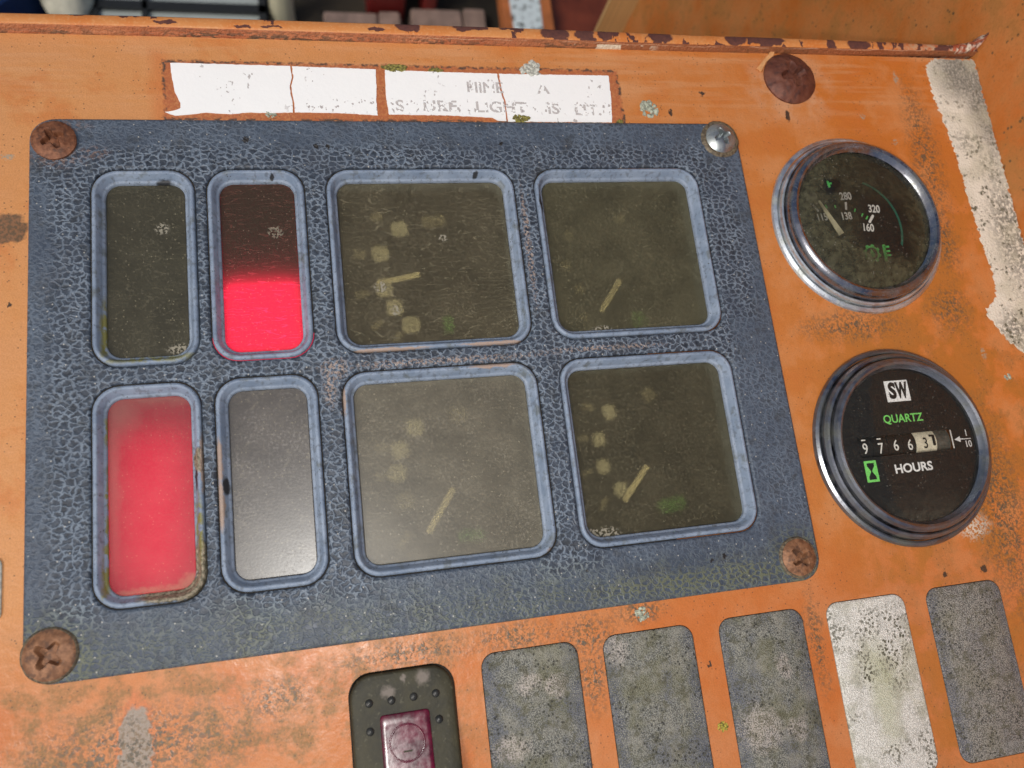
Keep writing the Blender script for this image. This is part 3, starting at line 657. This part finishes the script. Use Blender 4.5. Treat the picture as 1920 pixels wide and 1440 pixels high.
# ---------------------------------------------------------------- round gauges
def m_glass(name, film, mask):
    b = B(name)
    f = mask(b)
    gl = b.nd('ShaderNodeBsdfGlossy', {'Color': (1, 1, 1, 1), 'Roughness': .06}).outputs[0]
    tr = b.nd('ShaderNodeBsdfTransparent', {'Color': (.97, .98, .97, 1)}).outputs[0]
    fr = b.nd('ShaderNodeFresnel', {'IOR': 1.45}).outputs[0]
    clear = b.mixsh(b.mul(fr, .5), tr, gl)
    dcol = b.mx(b.mr(b.noise(.35, 6, .7), .35, .65), tuple(v * .65 for v in film), tuple(v * 1.4 for v in film))
    pts = b.mul(b.mr(b.vor(.4), .09, .04), b.mr(b.noise(.15, 3), .52, .6))
    dcol = b.mx(pts, dcol, (.35, .34, .3))
    return b.done(b.mixsh(b.mxm(f, b.mul(pts, .7)), clear, b.pbr(dcol, .5, spec=.4)))
def ring_of(t, prof, mat, name='ring'):
    V, F = lathe(prof, 128, False); return mk(name, V, F, mat, t, 28)
def glass_of(t, r, z, dome, mat):
    prof = [(r * math.cos(a), z + dome * math.sin(a)) for a in [math.radians(q) for q in (0, 15, 30, 45, 60, 75, 89.5)]]
    V, F = lathe(prof, 96, True); return mk('glass', V, F, mat, t, 60)
zc = ZP
chromeA = m_chrome('pitted_chrome', (.26, .27, .31), (.22, .235, .27), (.12, .12, .08), .16)
chromeA2 = m_chrome('chalky_chrome', (.64, .69, .74), (.60, .65, .69), (.36, .37, .29), .36)
chromeB = m_chrome('dark_chrome', (.25, .265, .30), (.17, .185, .215), (.10, .10, .05), .28)
ga = thing('thermometer_gauge', 'round chrome temperature dial with grimy glass, upper right of bezel', 'gauge', (GA[0], GA[1], 0))
ring_of(ga, [(38.6, zc), (38.9, zc + .8), (38.5, zc + 1.5), (37.4, zc + 2.1), (36.9, zc + 1.9), (36.8, zc + .4)], chromeA2, 'outer_flange')
ring_of(ga, [(36.35, zc + .4), (36.3, zc + 3.0), (36.0, zc + 3.7), (35.4, zc + 3.9), (34.9, zc + 3.5), (34.85, zc + 1.6)], chromeA2, 'middle_ring')
ring_of(ga, [(34.45, zc + 1.6), (34.4, zc + 5.6), (34.0, zc + 6.8), (33.2, zc + 7.8), (32.2, zc + 8.3), (31.2, zc + 8.0), (30.4, zc + 6.6), (29.7, zc + 5.9), (29.5, zc + 3)], chromeA, 'inner_ring')
V, F = lathe([(31, .2), (30, .3), (.02, .3)], 96); mk('dial', V, F, M['dial'], ga)
M['ink'] = m_plain('dial_white_ink', (.78, .76, .70), .6, var=.05); M['inkgrn'] = m_plain('dial_green_ink', (.10, .52, .12), .6, var=.05); M['inkteal'] = m_plain('dial_teal_arc', (.012, .14, .095), .5, var=.1)
def rel(g, x, y): return x - g[0], y - g[1]
for s_, x, y, h_, rot in (('280', 173.6, 57.5, 3.4, 2), ('138', 171.9, 48.7, 3.2, 2), ('320', 185.6, 51.6, 3.4, -4), ('160', 180.8, 43.4, 3.4, -6), ('240', 157.5, 57.7, 3.2, 6), ('115', 160.6, 48.4, 3.2, 6)):
    rx, ry = rel(GA, x, y); text('numeral', s_, h_, rx, ry, .42, M['ink'], ga, .78, rot, .10)
for x0, y0, x1, y1, wd, mt in ((173.1, 55.0, 172.5, 51.6, .9, 'ink'), (184.6, 49.0, 181.9, 45.7, 1.1, 'ink'), (157.7, 54.2, 159.6, 51.0, .9, 'ink'), (163.3, 54.0, 163.9, 52.4, .6, 'inkgrn'), (167.6, 53.8, 167.8, 52.4, .6, 'inkgrn'), (176.8, 52.0, 176.2, 50.6, .6, 'inkgrn'), (179.9, 49.8, 179.0, 48.6, .6, 'inkgrn'), (181.9, 48.6, 180.8, 47.2, .6, 'inkgrn')):
    quad('tick', (x0 + x1) / 2 - GA[0], (y0 + y1) / 2 - GA[1], math.hypot(x1 - x0, y1 - y0), wd, math.degrees(math.atan2(y1 - y0, x1 - x0)), .45, M[mt], ga, .1)
ax, ay = rel(GA, 175.3, 43.8)
arc = [(ax + rr * math.cos(math.radians(q)), ay + rr * math.sin(math.radians(q))) for rr, qs in ((21.6, range(-24, 71, 4)), (20.7, range(70, -25, -4))) for q in qs]
poly('teal_arc', arc, .35, .45, M['inkteal'], ga)
rx, ry = rel(GA, 166.9, 63.1); quad('green_flag', rx, ry, 1.0, 3, 10, .45, M['inkgrn'], ga, .1); quad('green_flag', rx + .9, ry + .3, 1.4, .8, 10, .46, M['inkgrn'], ga, .1)
# oil temperature pictogram: toothed drop wheel and a thermometer
cx, cy = rel(GA, 180.0, 32.2)
gear = []
for k in range(48):
    a = 2 * math.pi * k / 48; rr = 4.0 if (k // 3) % 2 else 3.3
    gear.append((cx + rr * math.cos(a), cy + rr * math.sin(a)))
plate('gear_icon', gear, [circ(2.6, 24, cx, cy)[::-1]], .36, .46, 0, M['inkgrn'], ga, smooth=0)
poly('drop_icon', [(cx, cy + 2.0)] + [(cx + 1.15 * math.sin(a), cy - .6 - 1.1 * math.cos(a)) for a in [math.radians(q) for q in range(110, -111, -20)]], .36, .46, M['inkgrn'], ga)
quad('stem_icon', cx + 6.0, cy, 1.3, 7.4, -3, .46, M['inkgrn'], ga, .1)
for dy in (2.7, .8, -1.0): quad('bar_icon', cx + 7.4, cy + dy, 2.4, .8, 0, .46, M['inkgrn'], ga, .1)
nx0, ny0 = rel(GA, 160.1, 55.4); nx1, ny1 = rel(GA, 167.2, 40.6)
dx, dy = nx1 - nx0, ny1 - ny0; L = math.hypot(dx, dy); px, py = -dy / L, dx / L
poly('needle', [(nx0 + px * .5, ny0 + py * .5), (nx0 - px * .5, ny0 - py * .5), (nx1 - px * 1.35, ny1 - py * 1.35), (nx1 + px * 1.35, ny1 + py * 1.35)], 1.1, 1.4, M['needle'], ga)
def maskA(b):
    w_ = b.warp(9, .09)
    clean = b.blobs([(186, 45, 15, 13), (182, 39, 11, 6), (165.5, 61, 3.5, 4), (190, 33, 8, 6)], .8, w_)
    f = b.mul(b.mr(b.noise(.12, 6, .7, w_), .25, .6, .5, .88), b.m('SUBTRACT', 1.0, b.mul(b.blobs([(164, 48, 5, 9), (172, 55, 7, 5)], .9, w_), .5)))
    top = b.mul(b.blob(190, 66, 22, 12, .8, w_), .55)
    return b.mul(f, b.m('SUBTRACT', 1.0, b.mul(b.mxm(clean, top), .93)))
glass_of(ga, 29.9, zc + 5.0, 2.4, m_glass('grimy_glass', (.062, .060, .034), maskA))

gb = thing('hour_meter', 'round black hour meter with green and white lettering and digit counter', 'hour meter', (GB[0], GB[1], 0))
ring_of(gb, [(38.4, zc), (38.7, zc + .9), (38.2, zc + 2.0), (37.2, zc + 2.7), (36.5, zc + 2.4), (36.4, zc + .6)], chromeB, 'outer_flange')
ring_of(gb, [(36.1, zc + .6), (35.9, zc + 4.0), (35.2, zc + 5.1), (34.4, zc + 5.4), (33.9, zc + 5.0), (33.8, zc + 2.6)], chromeB, 'middle_ring')
ring_of(gb, [(33.5, zc + 2.6), (33.4, zc + 6.3), (32.6, zc + 7.6), (31.6, zc + 8.0), (30.7, zc + 7.5), (30.0, zc + 6.2), (29.5, zc + 5.5), (29.4, zc + 3.4)], chromeB, 'inner_ring')
zf = 2.0
wcx, wcy = rel(GB, 174.6, -46.0)
plate('dial', circ(30.5, 96), [rrect(41.6, 7.8, .8, 3, wcx, wcy)[::-1]], zf - .6, zf, 0, M['dial'], gb, smooth=0)
for i, (x0, x1, mt, ch, inv) in enumerate(((153.9, 160.4, 'd', '9', 0), (160.6, 167.1, 'd', '7', 0), (167.3, 173.9, 'd', '6', 0), (174.1, 179.6, 'd', '6', 0), (179.8, 189.0, 'w', '3', 1), (189.2, 195.2, 'g', '', 0))):
    a0, a1 = x0 - GB[0], x1 - GB[0]; rd = 6.5; zcen = zf - .9 - rd
    V, F = [], []
    for q in range(32):
        an = 2 * math.pi * q / 32; V += [(a0, wcy + rd * math.cos(an), zcen + rd * math.sin(an)), (a1, wcy + rd * math.cos(an), zcen + rd * math.sin(an))]
    for q in range(32): F.append((2 * q, 2 * q + 1, (2 * q + 3) % 64, (2 * q + 2) % 64))
    F.append(tuple(range(0, 64, 2))); F.append(tuple(range(1, 64, 2)))
    mm = {'d': M['dial'], 'w': M.setdefault('drumw', m_plain('cream_drum', (.72, .66, .5), .5, var=.12)), 'g': M.setdefault('drumg', m_plain('grey_drum', (.09, .09, .075), .5))}[mt]
    dr = mk('digit_drum', V, F, mm, gb, 40)
    if ch:
        jy = (-.6, -1.0, -.4, -.7, -.6)[i]
        text('digit', ch, 4.2, (a0 + a1) / 2 + (0 if i < 4 else -.6), wcy + jy, zf - .83, M['dial'] if inv else M['ink'], dr, .82, 0, .04)
        if i < 2: quad('digit_edge', (a0 + a1) / 2 + .1, wcy + 2.9, 1.8, .5, 0, zf - 1.2, M['ink'], dr, .1)
        if i == 4:
            quad('digit_edge', a1 - 1.3, wcy + .4, 1.2, 4.2, 0, zf - .80, M['dial'], dr, .1); quad('digit_edge', a1 - 2.2, wcy + 2.2, 1.8, .7, 0, zf - .84, M['dial'], dr, .1)
quad('window_edge', wcx + 20.6, wcy, .55, 7.2, 0, zf + .1, M['ink'], gb, .08)
rx, ry = rel(GB, 175.8, -25.4)
poly('logo_plate', rrect(10.4, 8.3, .1, 1, rx, ry), zf + .01, zf + .1, M['white'], gb)
text('logo_letters', 'S', 6.0, rx - 2.3, ry - .1, zf + .14, M['dial'], gb, .82, -1, .42)
text('logo_letters', 'W', 6.0, rx + 1.9, ry - .1, zf + .14, M['dial'], gb, .55, -1, .42)
rx, ry = rel(GB, 175.6, -36.3); M['inkgrn2'] = m_plain('bright_green_ink', (.22, .72, .16), .5, var=.04); M['inkw'] = m_plain('bright_white_ink', (.86, .86, .84), .5, var=.03)
text('lettering', 'QUARTZ', 3.2, rx, ry, zf + .08, M['inkgrn2'], gb, .98, -.7, .07)
rx, ry = rel(GB, 175.4, -55.4)
text('lettering', 'HOURS', 3.4, rx, ry, zf + .08, M['inkw'], gb, 1.08, 0, .12)
rx, ry = rel(GB, 157.1, -55.1)
hg = lambda s_: [(rx + s_ * x, ry + y) for x, y in ((1.6, 3.1), (1.5, 1.9), (.35, .25), (.35, -.25), (1.5, -1.9), (1.6, -3.1))]
left = hg(-1); right = hg(1)
plate('hourglass_icon', rrect(5.2, 8.0, .15, 1, rx, ry), [(right + left[::-1])[::-1]], zf + .02, zf + .1, 0, M['inkgrn2'], gb, smooth=0)
rx, ry = rel(GB, 196.2, -46.3)
poly('arrow', [(rx, ry), (rx + 2.6, ry + 1.15), (rx + 2.6, ry + .22), (rx + 4.0, ry + .22), (rx + 4.0, ry - .22), (rx + 2.6, ry - .22), (rx + 2.6, ry - 1.15)], zf + .02, zf + .1, M['inkw'], gb)
quad('fraction_bar', rx + 5.8, ry - .1, 3.4, .3, 0, zf + .1, M['inkw'], gb, .08)
text('lettering', '1', 2.6, rx + 5.8, ry + 2.1, zf + .08, M['inkw'], gb, .9, 0, .04); text('lettering', '10', 2.6, rx + 5.8, ry - 2.2, zf + .08, M['inkw'], gb, .9, 0, .04)
def maskB(b):
    return b.mxm(b.mul(b.mr(b.noise(.2, 6, .7), .45, .75), .05), b.mul(b.blob(178, -76, 20, 8, 1.4, b.warp(5, .2)), .35), b.mul(b.mr(b.noise(1.8, 4, .8), .60, .7), .2))
glass_of(gb, 29.7, zc + 5.0, .9, m_glass('clear_glass', (.085, .08, .06), maskB))

# ---------------------------------------------------------------- row of switch blanks and the rocker
BL = {0: ((27, -113, 4, 3.5), (18, -111, 4, 3), (10, -130, 6, 4)), 1: ((49, -105, 3.5, 5),), 2: ((96, -137, 8, 7), (110, -139, 4, 3.5), (109, -119, 2.5, 4))}
LAB = ['grey lichen-crusted switch blank, next to the rocker switch', 'grey-green switch blank, second from the rocker switch', 'dark grey switch blank with pale round lichen, left of the white blank',
       'white switch blank spotted with black mould', 'plain warm grey switch blank, rightmost of the row']
for i, (x, k) in enumerate(PL):
    mt = m_blank('blank_' + k + str(i), {'gr': 'grey', 'wh': 'white', 'wa': 'warm'}[k], BL.get(i, ()), i)
    t = thing('switch_blank', LAB[i], 'switch blank', (x, -130.6, 0), 'switch blanks below the bezel')
    W_, H_ = 32.4, 60.8
    prof = [(0, ZP - 4), (0, ZP + .15), (.25, ZP + .42), (.8, ZP + .55)]
    if i in (2, 4): prof += [(3.6, ZP + .62), (4.4, ZP + .95)]
    V, F = loops(frame_loops(W_, H_, 4.6, prof), False, True)
    mk('cover_plate', V, F, mt, t, 40)
rk = thing('rocker_switch', 'dark olive rocker switch with a magenta red window', 'switch', (-22.6, -131.2, 0))
def rz(x, y):                                    # saddle of the rocker, rising toward its lower end
    u = max(0.0, (29.6 - y) / 60.0)
    return -1.2 + 13.0 * u ** 2.2
def dense(pts):
    P = []
    for i in range(len(pts)):
        a, b_ = Vector(pts[i]), Vector(pts[(i + 1) % len(pts)]); k = 12 if i % 7 == 6 else 1
        for t in range(k): q = a.lerp(b_, t / k); P.append((q.x, q.y))
    return P
def cap(w_, h_, r, z0, z1, bev, cx=0, cy=0):
    rrect = lambda *a: dense(globals()['rrect'](*a))
    ls = [(rrect(w_, h_, r, 6, cx, cy), z0), (rrect(w_, h_, r, 6, cx, cy), z1 - bev), (rrect(w_ - bev * .6, h_ - bev * .6, r, 6, cx, cy), z1 - bev * .3), (rrect(w_ - 2 * bev, h_ - 2 * bev, r - bev, 6, cx, cy), z1)]
    for s_ in (.85, .7, .55, .4, .25, .1): ls.append(([(cx + (x - cx) * s_, cy + (y - cy) * s_) for x, y in ls[3][0]], z1))
    return ls
b = B('olive_black_plastic')
c = b.mx(b.mr(b.noise(.09, 5, .6), .35, .65), (.030, .028, .018), (.052, .046, .024)); c = b.mx(b.mr(b.noise(.5, 5, .7), .62, .76, 0, .6), c, (.11, .10, .065))
c = b.mx(b.mul(b.blobs([(-27, -107, 2, 1.6), (-22, -103.5, .8), (-16, -104, 2)], .8, b.warp(2, .6)), .7), c, (.24, .2, .17))
mrk = b.done(b.pbr(c, .55, b.bump(b.noise(.8, 5), .15, .0004), spec=.3))
V, F = loops(cap(32.4, 60.2, 7, 0, 0, .9), False, True, rz)
for i in range(28 + 44): V[i] = (V[i][0], V[i][1], -8)
mk('rocker', V, F, mrk, rk, 50)
b = B('magenta_lens')
c = b.mx(b.mr(b.noise(.18, 4, .6), .35, .65), (.06, .002, .012), (.125, .004, .025))
c = b.mx(b.mr(b.noise(.9, 5, .75), .62, .8, 0, .25), c, (.2, .07, .09))
mag = b.done(b.pbr(c, b.mr(b.noise(.5, 5), .3, .7, .17, .27), b.bump(b.noise(.5, 4), .05, .0004), spec=.6))
lx, ly = 0.1, -1.3
rl = mk('red_window', *loops(cap(15.4, 38, 1.2, -.5, .55, .35, lx, ly), False, True, rz), mag, rk, 50)
V, F = [], []
for k in range(48):
    a = 2 * math.pi * k / 48
    for q in range(6):
        e = 2 * math.pi * q / 6; rr = 5.3 + .3 * math.cos(e); x, y = lx + rr * math.cos(a), 9.0 + rr * math.sin(a)
        V.append((x, y, rz(x, y) + .55 + .16 * math.sin(e)))
for k in range(48):
    for q in range(6):
        F.append((k * 6 + q, ((k + 1) % 48) * 6 + q, ((k + 1) % 48) * 6 + (q + 1) % 6, k * 6 + (q + 1) % 6))
mk('embossed_ring', V, F, mag, rl, 60)
for wx, wy, qw, qh in ((0, 6.6, 2.8, .5),):
    quad('embossed_mark', wx + lx, wy, qw, qh, 0, rz(lx, wy) + .7, mrk, rl, .3)
for x, y in ((-33.1, -109.5), (-26.2, -109.6), (-19.3, -109.5), (-12.3, -109.5), (-12.0, -117.2), (-33.4, -117.6)):
    lx_, ly_ = x + 22.6, y + 131.2
    V, F = lathe([(1.35, 0), (1.25, .25), (.9, .55), (.45, .75), (.05, .8)], 20)
    V = [(vx + lx_, vy + ly_, vz - .15 + rz(vx + lx_, vy + ly_)) for vx, vy, vz in V]
    mk('grip_pip', V, F, M['pip'] if 'pip' in M else M.setdefault('pip', m_plain('black_rubber_pip', (.022, .022, .02), .4)), rk, 60)

# pale plate just peeping in at the left edge
lp = tag(None or mk('name_plate', *loops(frame_loops(40, 18.6, 2.5, [(0, ZP + .02), (0, ZP + .7), (.5, ZP + 1.1), (1.2, ZP + 1.2)]), False, True), m_plain('pale_grey_plate', (.42, .43, .38), .5, var=.3), None, 35, (-156.3, -62.2, 0)), 'pale grey metal plate cut off by the left picture edge', 'plate')

# ---------------------------------------------------------------- torn white label
lab = thing('warning_label', 'cracked white warning label with faded grey lettering above the bezel', 'label', (0, 0, 0))
b = B('label_paper')
c = b.mx(b.noise(.05, 3), (.90, .90, .88), (.95, .95, .93))
scf = b.mul(b.mr(b.noise(.55, 5, .7, b.vec((1, .7, 1))), .645, .67), b.mxm(b.mul(b.mr(b.m('ABSOLUTE', b.m('SUBTRACT', b.y, 98.4)), 3.6, 2.0), b.mr(b.x, -52, -40)), b.mul(b.mr(b.noise(.07, 2), .60, .66), .9)))
c = b.mx(scf, c, (.45, .41, .39))
M['paper'] = b.done(b.pbr(c, .55, b.bump(b.noise(.6, 4), .15, .0003)))
frag = [[(-85.6, 114.7), (-44.3, 114.4), (-44.0, 109.5), (-44.9, 106.5), (-44.8, 103.0), (-44.2, 99.0), (-44.4, 95.4), (-52, 95.0), (-60, 95.2), (-66, 94.4), (-74, 95.0), (-80, 94.2), (-84.4, 93.6), (-87.8, 95.0), (-85, 95.6), (-82.7, 96.6), (-82.6, 98.6), (-84.4, 103), (-85.2, 109)],
        [(-43.7, 114.3), (-13.2, 113.8), (-13.5, 106), (-14.0, 101), (-14.0, 94.5), (-27, 95.3), (-43.8, 95.4), (-43.6, 99), (-44.2, 103), (-44.3, 106.2), (-43.4, 109.5)],
        [(-9.8, 113.6), (33.6, 113.0), (34.0, 106), (35.0, 100.5), (34.9, 92.5), (31.6, 92.6), (29.6, 93.9), (14, 94.7), (-9.8, 94.9), (-10.3, 103)],
        [(34.3, 113.0), (79.6, 113.2), (79.2, 103), (78.0, 92.3), (35.5, 92.3), (35.6, 100.5), (34.7, 106)]]
for i, f in enumerate(frag): poly('label_fragment', f, ZP + .03, ZP + .22, M['paper'], lab, .18, .9, i)
b = B('faded_print')
er = b.mr(b.noise(.38, 3, .65), .42, .52)
M['print'] = b.done(b.mixsh(b.mul(er, .85), b.nd('ShaderNodeBsdfTransparent').outputs[0], b.pbr((.60, .56, .54, 1), .6)))
for s_, x, y, sx in (('S', -5.5, 98.4, 1.1), ('URE', 9.8, 98.4, 1.12), ('LIGHT', 33.5, 98.2, 1.12), ('IS', 54.4, 97.8, 1.1), ('LIT.', 68.6, 97.4, 1.12), ('HINE', 28.0, 106.6, 1.0), ('A', 51.4, 106.6, 1.1)):
    text('faded_letters', s_, 4.7, x, y, ZP + .26, M['print'], lab, sx, 0, .12, ext=.01)

# ---------------------------------------------------------------- lichens and moss tufts
def lichen(name, label, cat, x, y, r, mat, z=ZP, flat=.25, nlobes=26, seed=0, sy=1.0):
    rnd = random.Random(seed); V, F = [], []
    for i in range(nlobes):
        a = rnd.uniform(0, 2 * math.pi); d = r * math.sqrt(rnd.random()) * .85
        cx, cy = d * math.cos(a), d * math.sin(a) * sy; lr = r * rnd.uniform(.16, .34); h = rnd.uniform(.2, 1) * r * flat
        tilt = rnd.uniform(-.5, .5); base = len(V); k = 7
        V.append((cx, cy, h))
        for q in range(k):
            e = 2 * math.pi * q / k + rnd.random(); rr = lr * rnd.uniform(.55, 1.2)
            V.append((cx + rr * math.cos(e), cy + rr * math.sin(e), max(.03, h + rr * math.cos(e) * tilt - .12 * r)))
        for q in range(k): V.append((V[base + 1 + q][0], V[base + 1 + q][1], .0))
        for q in range(k):
            q2 = (q + 1) % k
            F.append((base, base + 1 + q, base + 1 + q2)); F.append((base + 1 + q, base + 1 + k + q, base + 1 + k + q2, base + 1 + q2))
    return tag(mk(name, V, F, mat, None, 30, (x, y, z)), label, cat)
gl = m_plain('grey_lichen', (.47, .47, .41), .9, var=.35, nsc=.9); gg = m_plain('green_grey_lichen', (.34, .36, .28), .9, var=.45, nsc=.9)
ms = m_plain('yellow_moss', (.20, .175, .045), .95, var=.5, nsc=1.2); yl = m_plain('yellow_lichen', (.30, .25, .04), .9, var=.6, nsc=1.4)
lichen('lichen', 'pale grey leafy lichen on the upper edge of the white label', 'lichen', 47.6, 115.6, 4.6, gl, ZP + .1, .2, 34, 1, .75)
lichen('lichen', 'grey-green lichen with a rusty centre right of the white label', 'lichen', 94.6, 98.6, 4.0, gg, ZP, .2, 60, 2)
lichen('moss', 'larger yellow-green moss tuft over the gap in the white label', 'moss', -6.2, 114.6, 2.9, ms, ZP, .3, 70, 3, .5).scale = (1.7, 1, 1)
lichen('moss', 'small yellow-green moss tuft on label edge, right of the larger tuft', 'moss', 9.4, 114.0, 1.8, ms, ZP, .3, 50, 4, .45).scale = (1.6, 1, 1)
lichen('moss', 'yellow-green moss tuft between the label and the bezel top edge', 'moss', 41.0, 93.6, 2.6, ms, ZP, .3, 60, 5, .6).scale = (1.3, 1, 1)
lichen('moss', 'tiny yellow moss tuft at the lower right label corner', 'moss', 81.4, 92.6, 1.6, ms, ZP, .4, 30, 6, .7)
lichen('lichen', 'small pale lichen crust under the left label piece', 'lichen', -52.2, 94.6, 2.0, gg, ZP, .3, 24, 7, .7)
lichen('lichen', 'grey-green lichen chip between bezel and the second switch blank', 'lichen', 60.5, -94.6, 2.9, gg, ZP, .2, 26, 8, .8)
lichen('lichen', 'round yellow lichen spot on orange strip between two switch blanks', 'lichen', 83.0, -134.4, 2.1, yl, ZP, .15, 40, 9, .9)
lichen('lichen', 'small whitish lichen on the orange side plate', 'lichen', 232.6, -22.4, 1.9, gg, ZP, .25, 20, 11, .7)
bpy.data.objects['lichen.005' if 'lichen.005' in bpy.data.objects else 'lichen']['label'] = 'small grey lichen on orange sheet right of the hour meter'

# ---------------------------------------------------------------- blurred yard behind the console
GZ = -1250
fl_ = mk('ground', [(-6000, -3000, GZ), (6000, -3000, GZ), (6000, 9000, GZ), (-6000, 9000, GZ)], [(0, 1, 2, 3)], m_plain('yard_ground', (.035, .028, .018), .9, nsc=.01, var=.5))
fl_['kind'] = 'structure'
def box(x0, x1, y0, y1, z0, z1):
    return loops([([(x0, y0), (x1, y0), (x1, y1), (x0, y1)], z0), ([(x0, y0), (x1, y0), (x1, y1), (x0, y1)], z1)], True, True)
bd = thing('blue_barrel', 'blurred blue barrel behind the console at the far left', 'barrel', (-640, 1120, GZ))
V, F = lathe([(120, 0), (125, 10), (122, 100), (127, 108), (122, 116), (122, 200), (125, 212), (117, 220), (113, 212), (.1, 212)], 48); mk('barrel_body', V, F, m_plain('blue_drum_paint', (.012, .045, .17), .5), bd, 40)
V, F = [], []
for i in range(13):
    for k in range(20):
        th, a = math.pi * i / 12, 2 * math.pi * k / 20; q = 1 + .22 * mnoise.noise(Vector((math.cos(a) * 1.5, math.sin(a) * 1.5, i * .5)))
        V.append((48 * q * math.sin(th) * math.cos(a), 60 * q * math.sin(th) * math.sin(a), 60 + 60 * math.cos(th) * q))
for i in range(12):
    for k in range(20): F.append((i * 20 + k, i * 20 + (k + 1) % 20, (i + 1) * 20 + (k + 1) % 20, (i + 1) * 20 + k))
tag(mk('white_sack', V, F, m_plain('sack_cloth', (.62, .60, .48), .9, nsc=.03), None, 60, (-466, 1080, GZ)), 'blurred off-white sack on the ground behind the console', 'sack')
gf = thing('glazed_frame', 'blurred dark frame with pale panes lying behind the console', 'frame', (-265, 1075, GZ))
dkf = m_plain('dark_frame_paint', (.018, .02, .02), .5); pane = m_plain('pale_pane', (.42, .47, .45), .35, var=.08, nsc=.02)
for x0, x1, y0, y1 in ((-165, 160, -75, -58), (-165, 160, -21, -2), (-165, 160, 62, 80), (-165, -151, -58, 62), (-72, -62, -58, 62), (146, 160, -58, 62)):
    mk('frame_bar', *box(x0, x1, y0, y1, 40, 62), dkf, gf, 0)
for x0, x1 in ((-151, -72), (-62, 146)):
    for y0, y1 in ((-58, -21), (-2, 62)): mk('pane', *box(x0, x1, y0, y1, 46, 52), pane, gf, 0)
tag(mk('pale_post', *loops([(circ(26, 20), 0), (circ(24, 20), 60), (circ(22, 20), 190), (circ(16, 20), 200)], False, True), m_plain('pale_weathered_wood', (.55, .52, .36), .8, nsc=.05), None, 40, (-74, 1080, GZ)), 'blurred pale post stump behind the console', 'post')
slabm = m_plain('pinkish_slab', (.27, .19, .155), .8, nsc=.03)
for i, (x0, x1, y0) in enumerate(((8, 120, 985), (122, 168, 990), (190, 300, 1000), (303, 352, 1005))):
    tag(mk('paving_slab', *loops([(rrect(x1 - x0, 170, 6, 3), 0), (rrect(x1 - x0, 170, 6, 3), 42), (rrect(x1 - x0 - 8, 162, 4, 3), 47)], False, True), slabm, None, 30, ((x0 + x1) / 2, y0 + 8, GZ)),
        'blurred pale pink slab behind the console, ' + ('leftmost of four', 'second of four from the left', 'third of four from the left', 'next to the white plate')[i], 'slab', 'pale slabs behind the console')
redm = m_plain('dark_red_paint', (.13, .01, .008), .5)
for i, (x0, x1) in enumerate(((100, 180), (216, 246))):
    t = thing('red_box', ('blurred wide dark red box', 'blurred narrow dark red box')[i] + ' behind the console', 'box', ((x0 + x1) / 2, 1150, GZ))
    h_ = (x1 - x0) * .5
    mk('box_body', *loops([(rrect(2 * h_, 120, 8, 3), 0), (rrect(2 * h_, 120, 8, 3), 260)], True, True), redm, t, 30); mk('lid', *loops([(rrect(2 * h_ + 12, 132, 8, 3), 260.5), (rrect(2 * h_ + 12, 132, 8, 3), 280)], True, True), redm, t, 30)
up = thing('machine_upright', 'blurred orange upright with white plate behind the console', 'post', (405, 985, GZ))
orb = m_plain('orange_brown_paint', (.42, .13, .035), .6, nsc=.02)
mk('post', *loops([(rrect(104, 360, 6, 3, 4, 60), 130), (rrect(104, 360, 6, 3, 4, 60), 160)], True, True), orb, up, 30)
for q in (-90, 210): mk('foot', *box(-30, 38, q - 15, q + 15, 0, 129.5), orb, up, 0)
b = B('white_plate_paint'); c = b.mx(b.mr(b.noise(.06, 4, .6), .56, .62), (.66, .74, .74), (.10, .11, .10))
mk('white_plate', *loops([([(-26, -110), (28, -110), (38, 230), (-38, 230)], 160.5), ([(-26, -110), (28, -110), (38, 230), (-38, 230)], 164)], True, True), b.done(b.pbr(c, .5)), up, 30)
rp = thing('brown_guard', 'blurred dark red-brown guard plate between upright and side plate', 'guard', (545, 1040, GZ))
mk('guard_sheet', *loops([(rrect(170, 380, 4, 2), 100), (rrect(170, 380, 4, 2), 106)], True, True), m_plain('red_brown_paint', (.16, .032, .012), .5, nsc=.02), rp, 30)
for q in (-60, 60): mk('guard_leg', *box(q - 12, q + 12, -160, -136, 0, 99.5), m_plain('brown_brace_paint', (.27, .075, .02), .6), rp, 0)
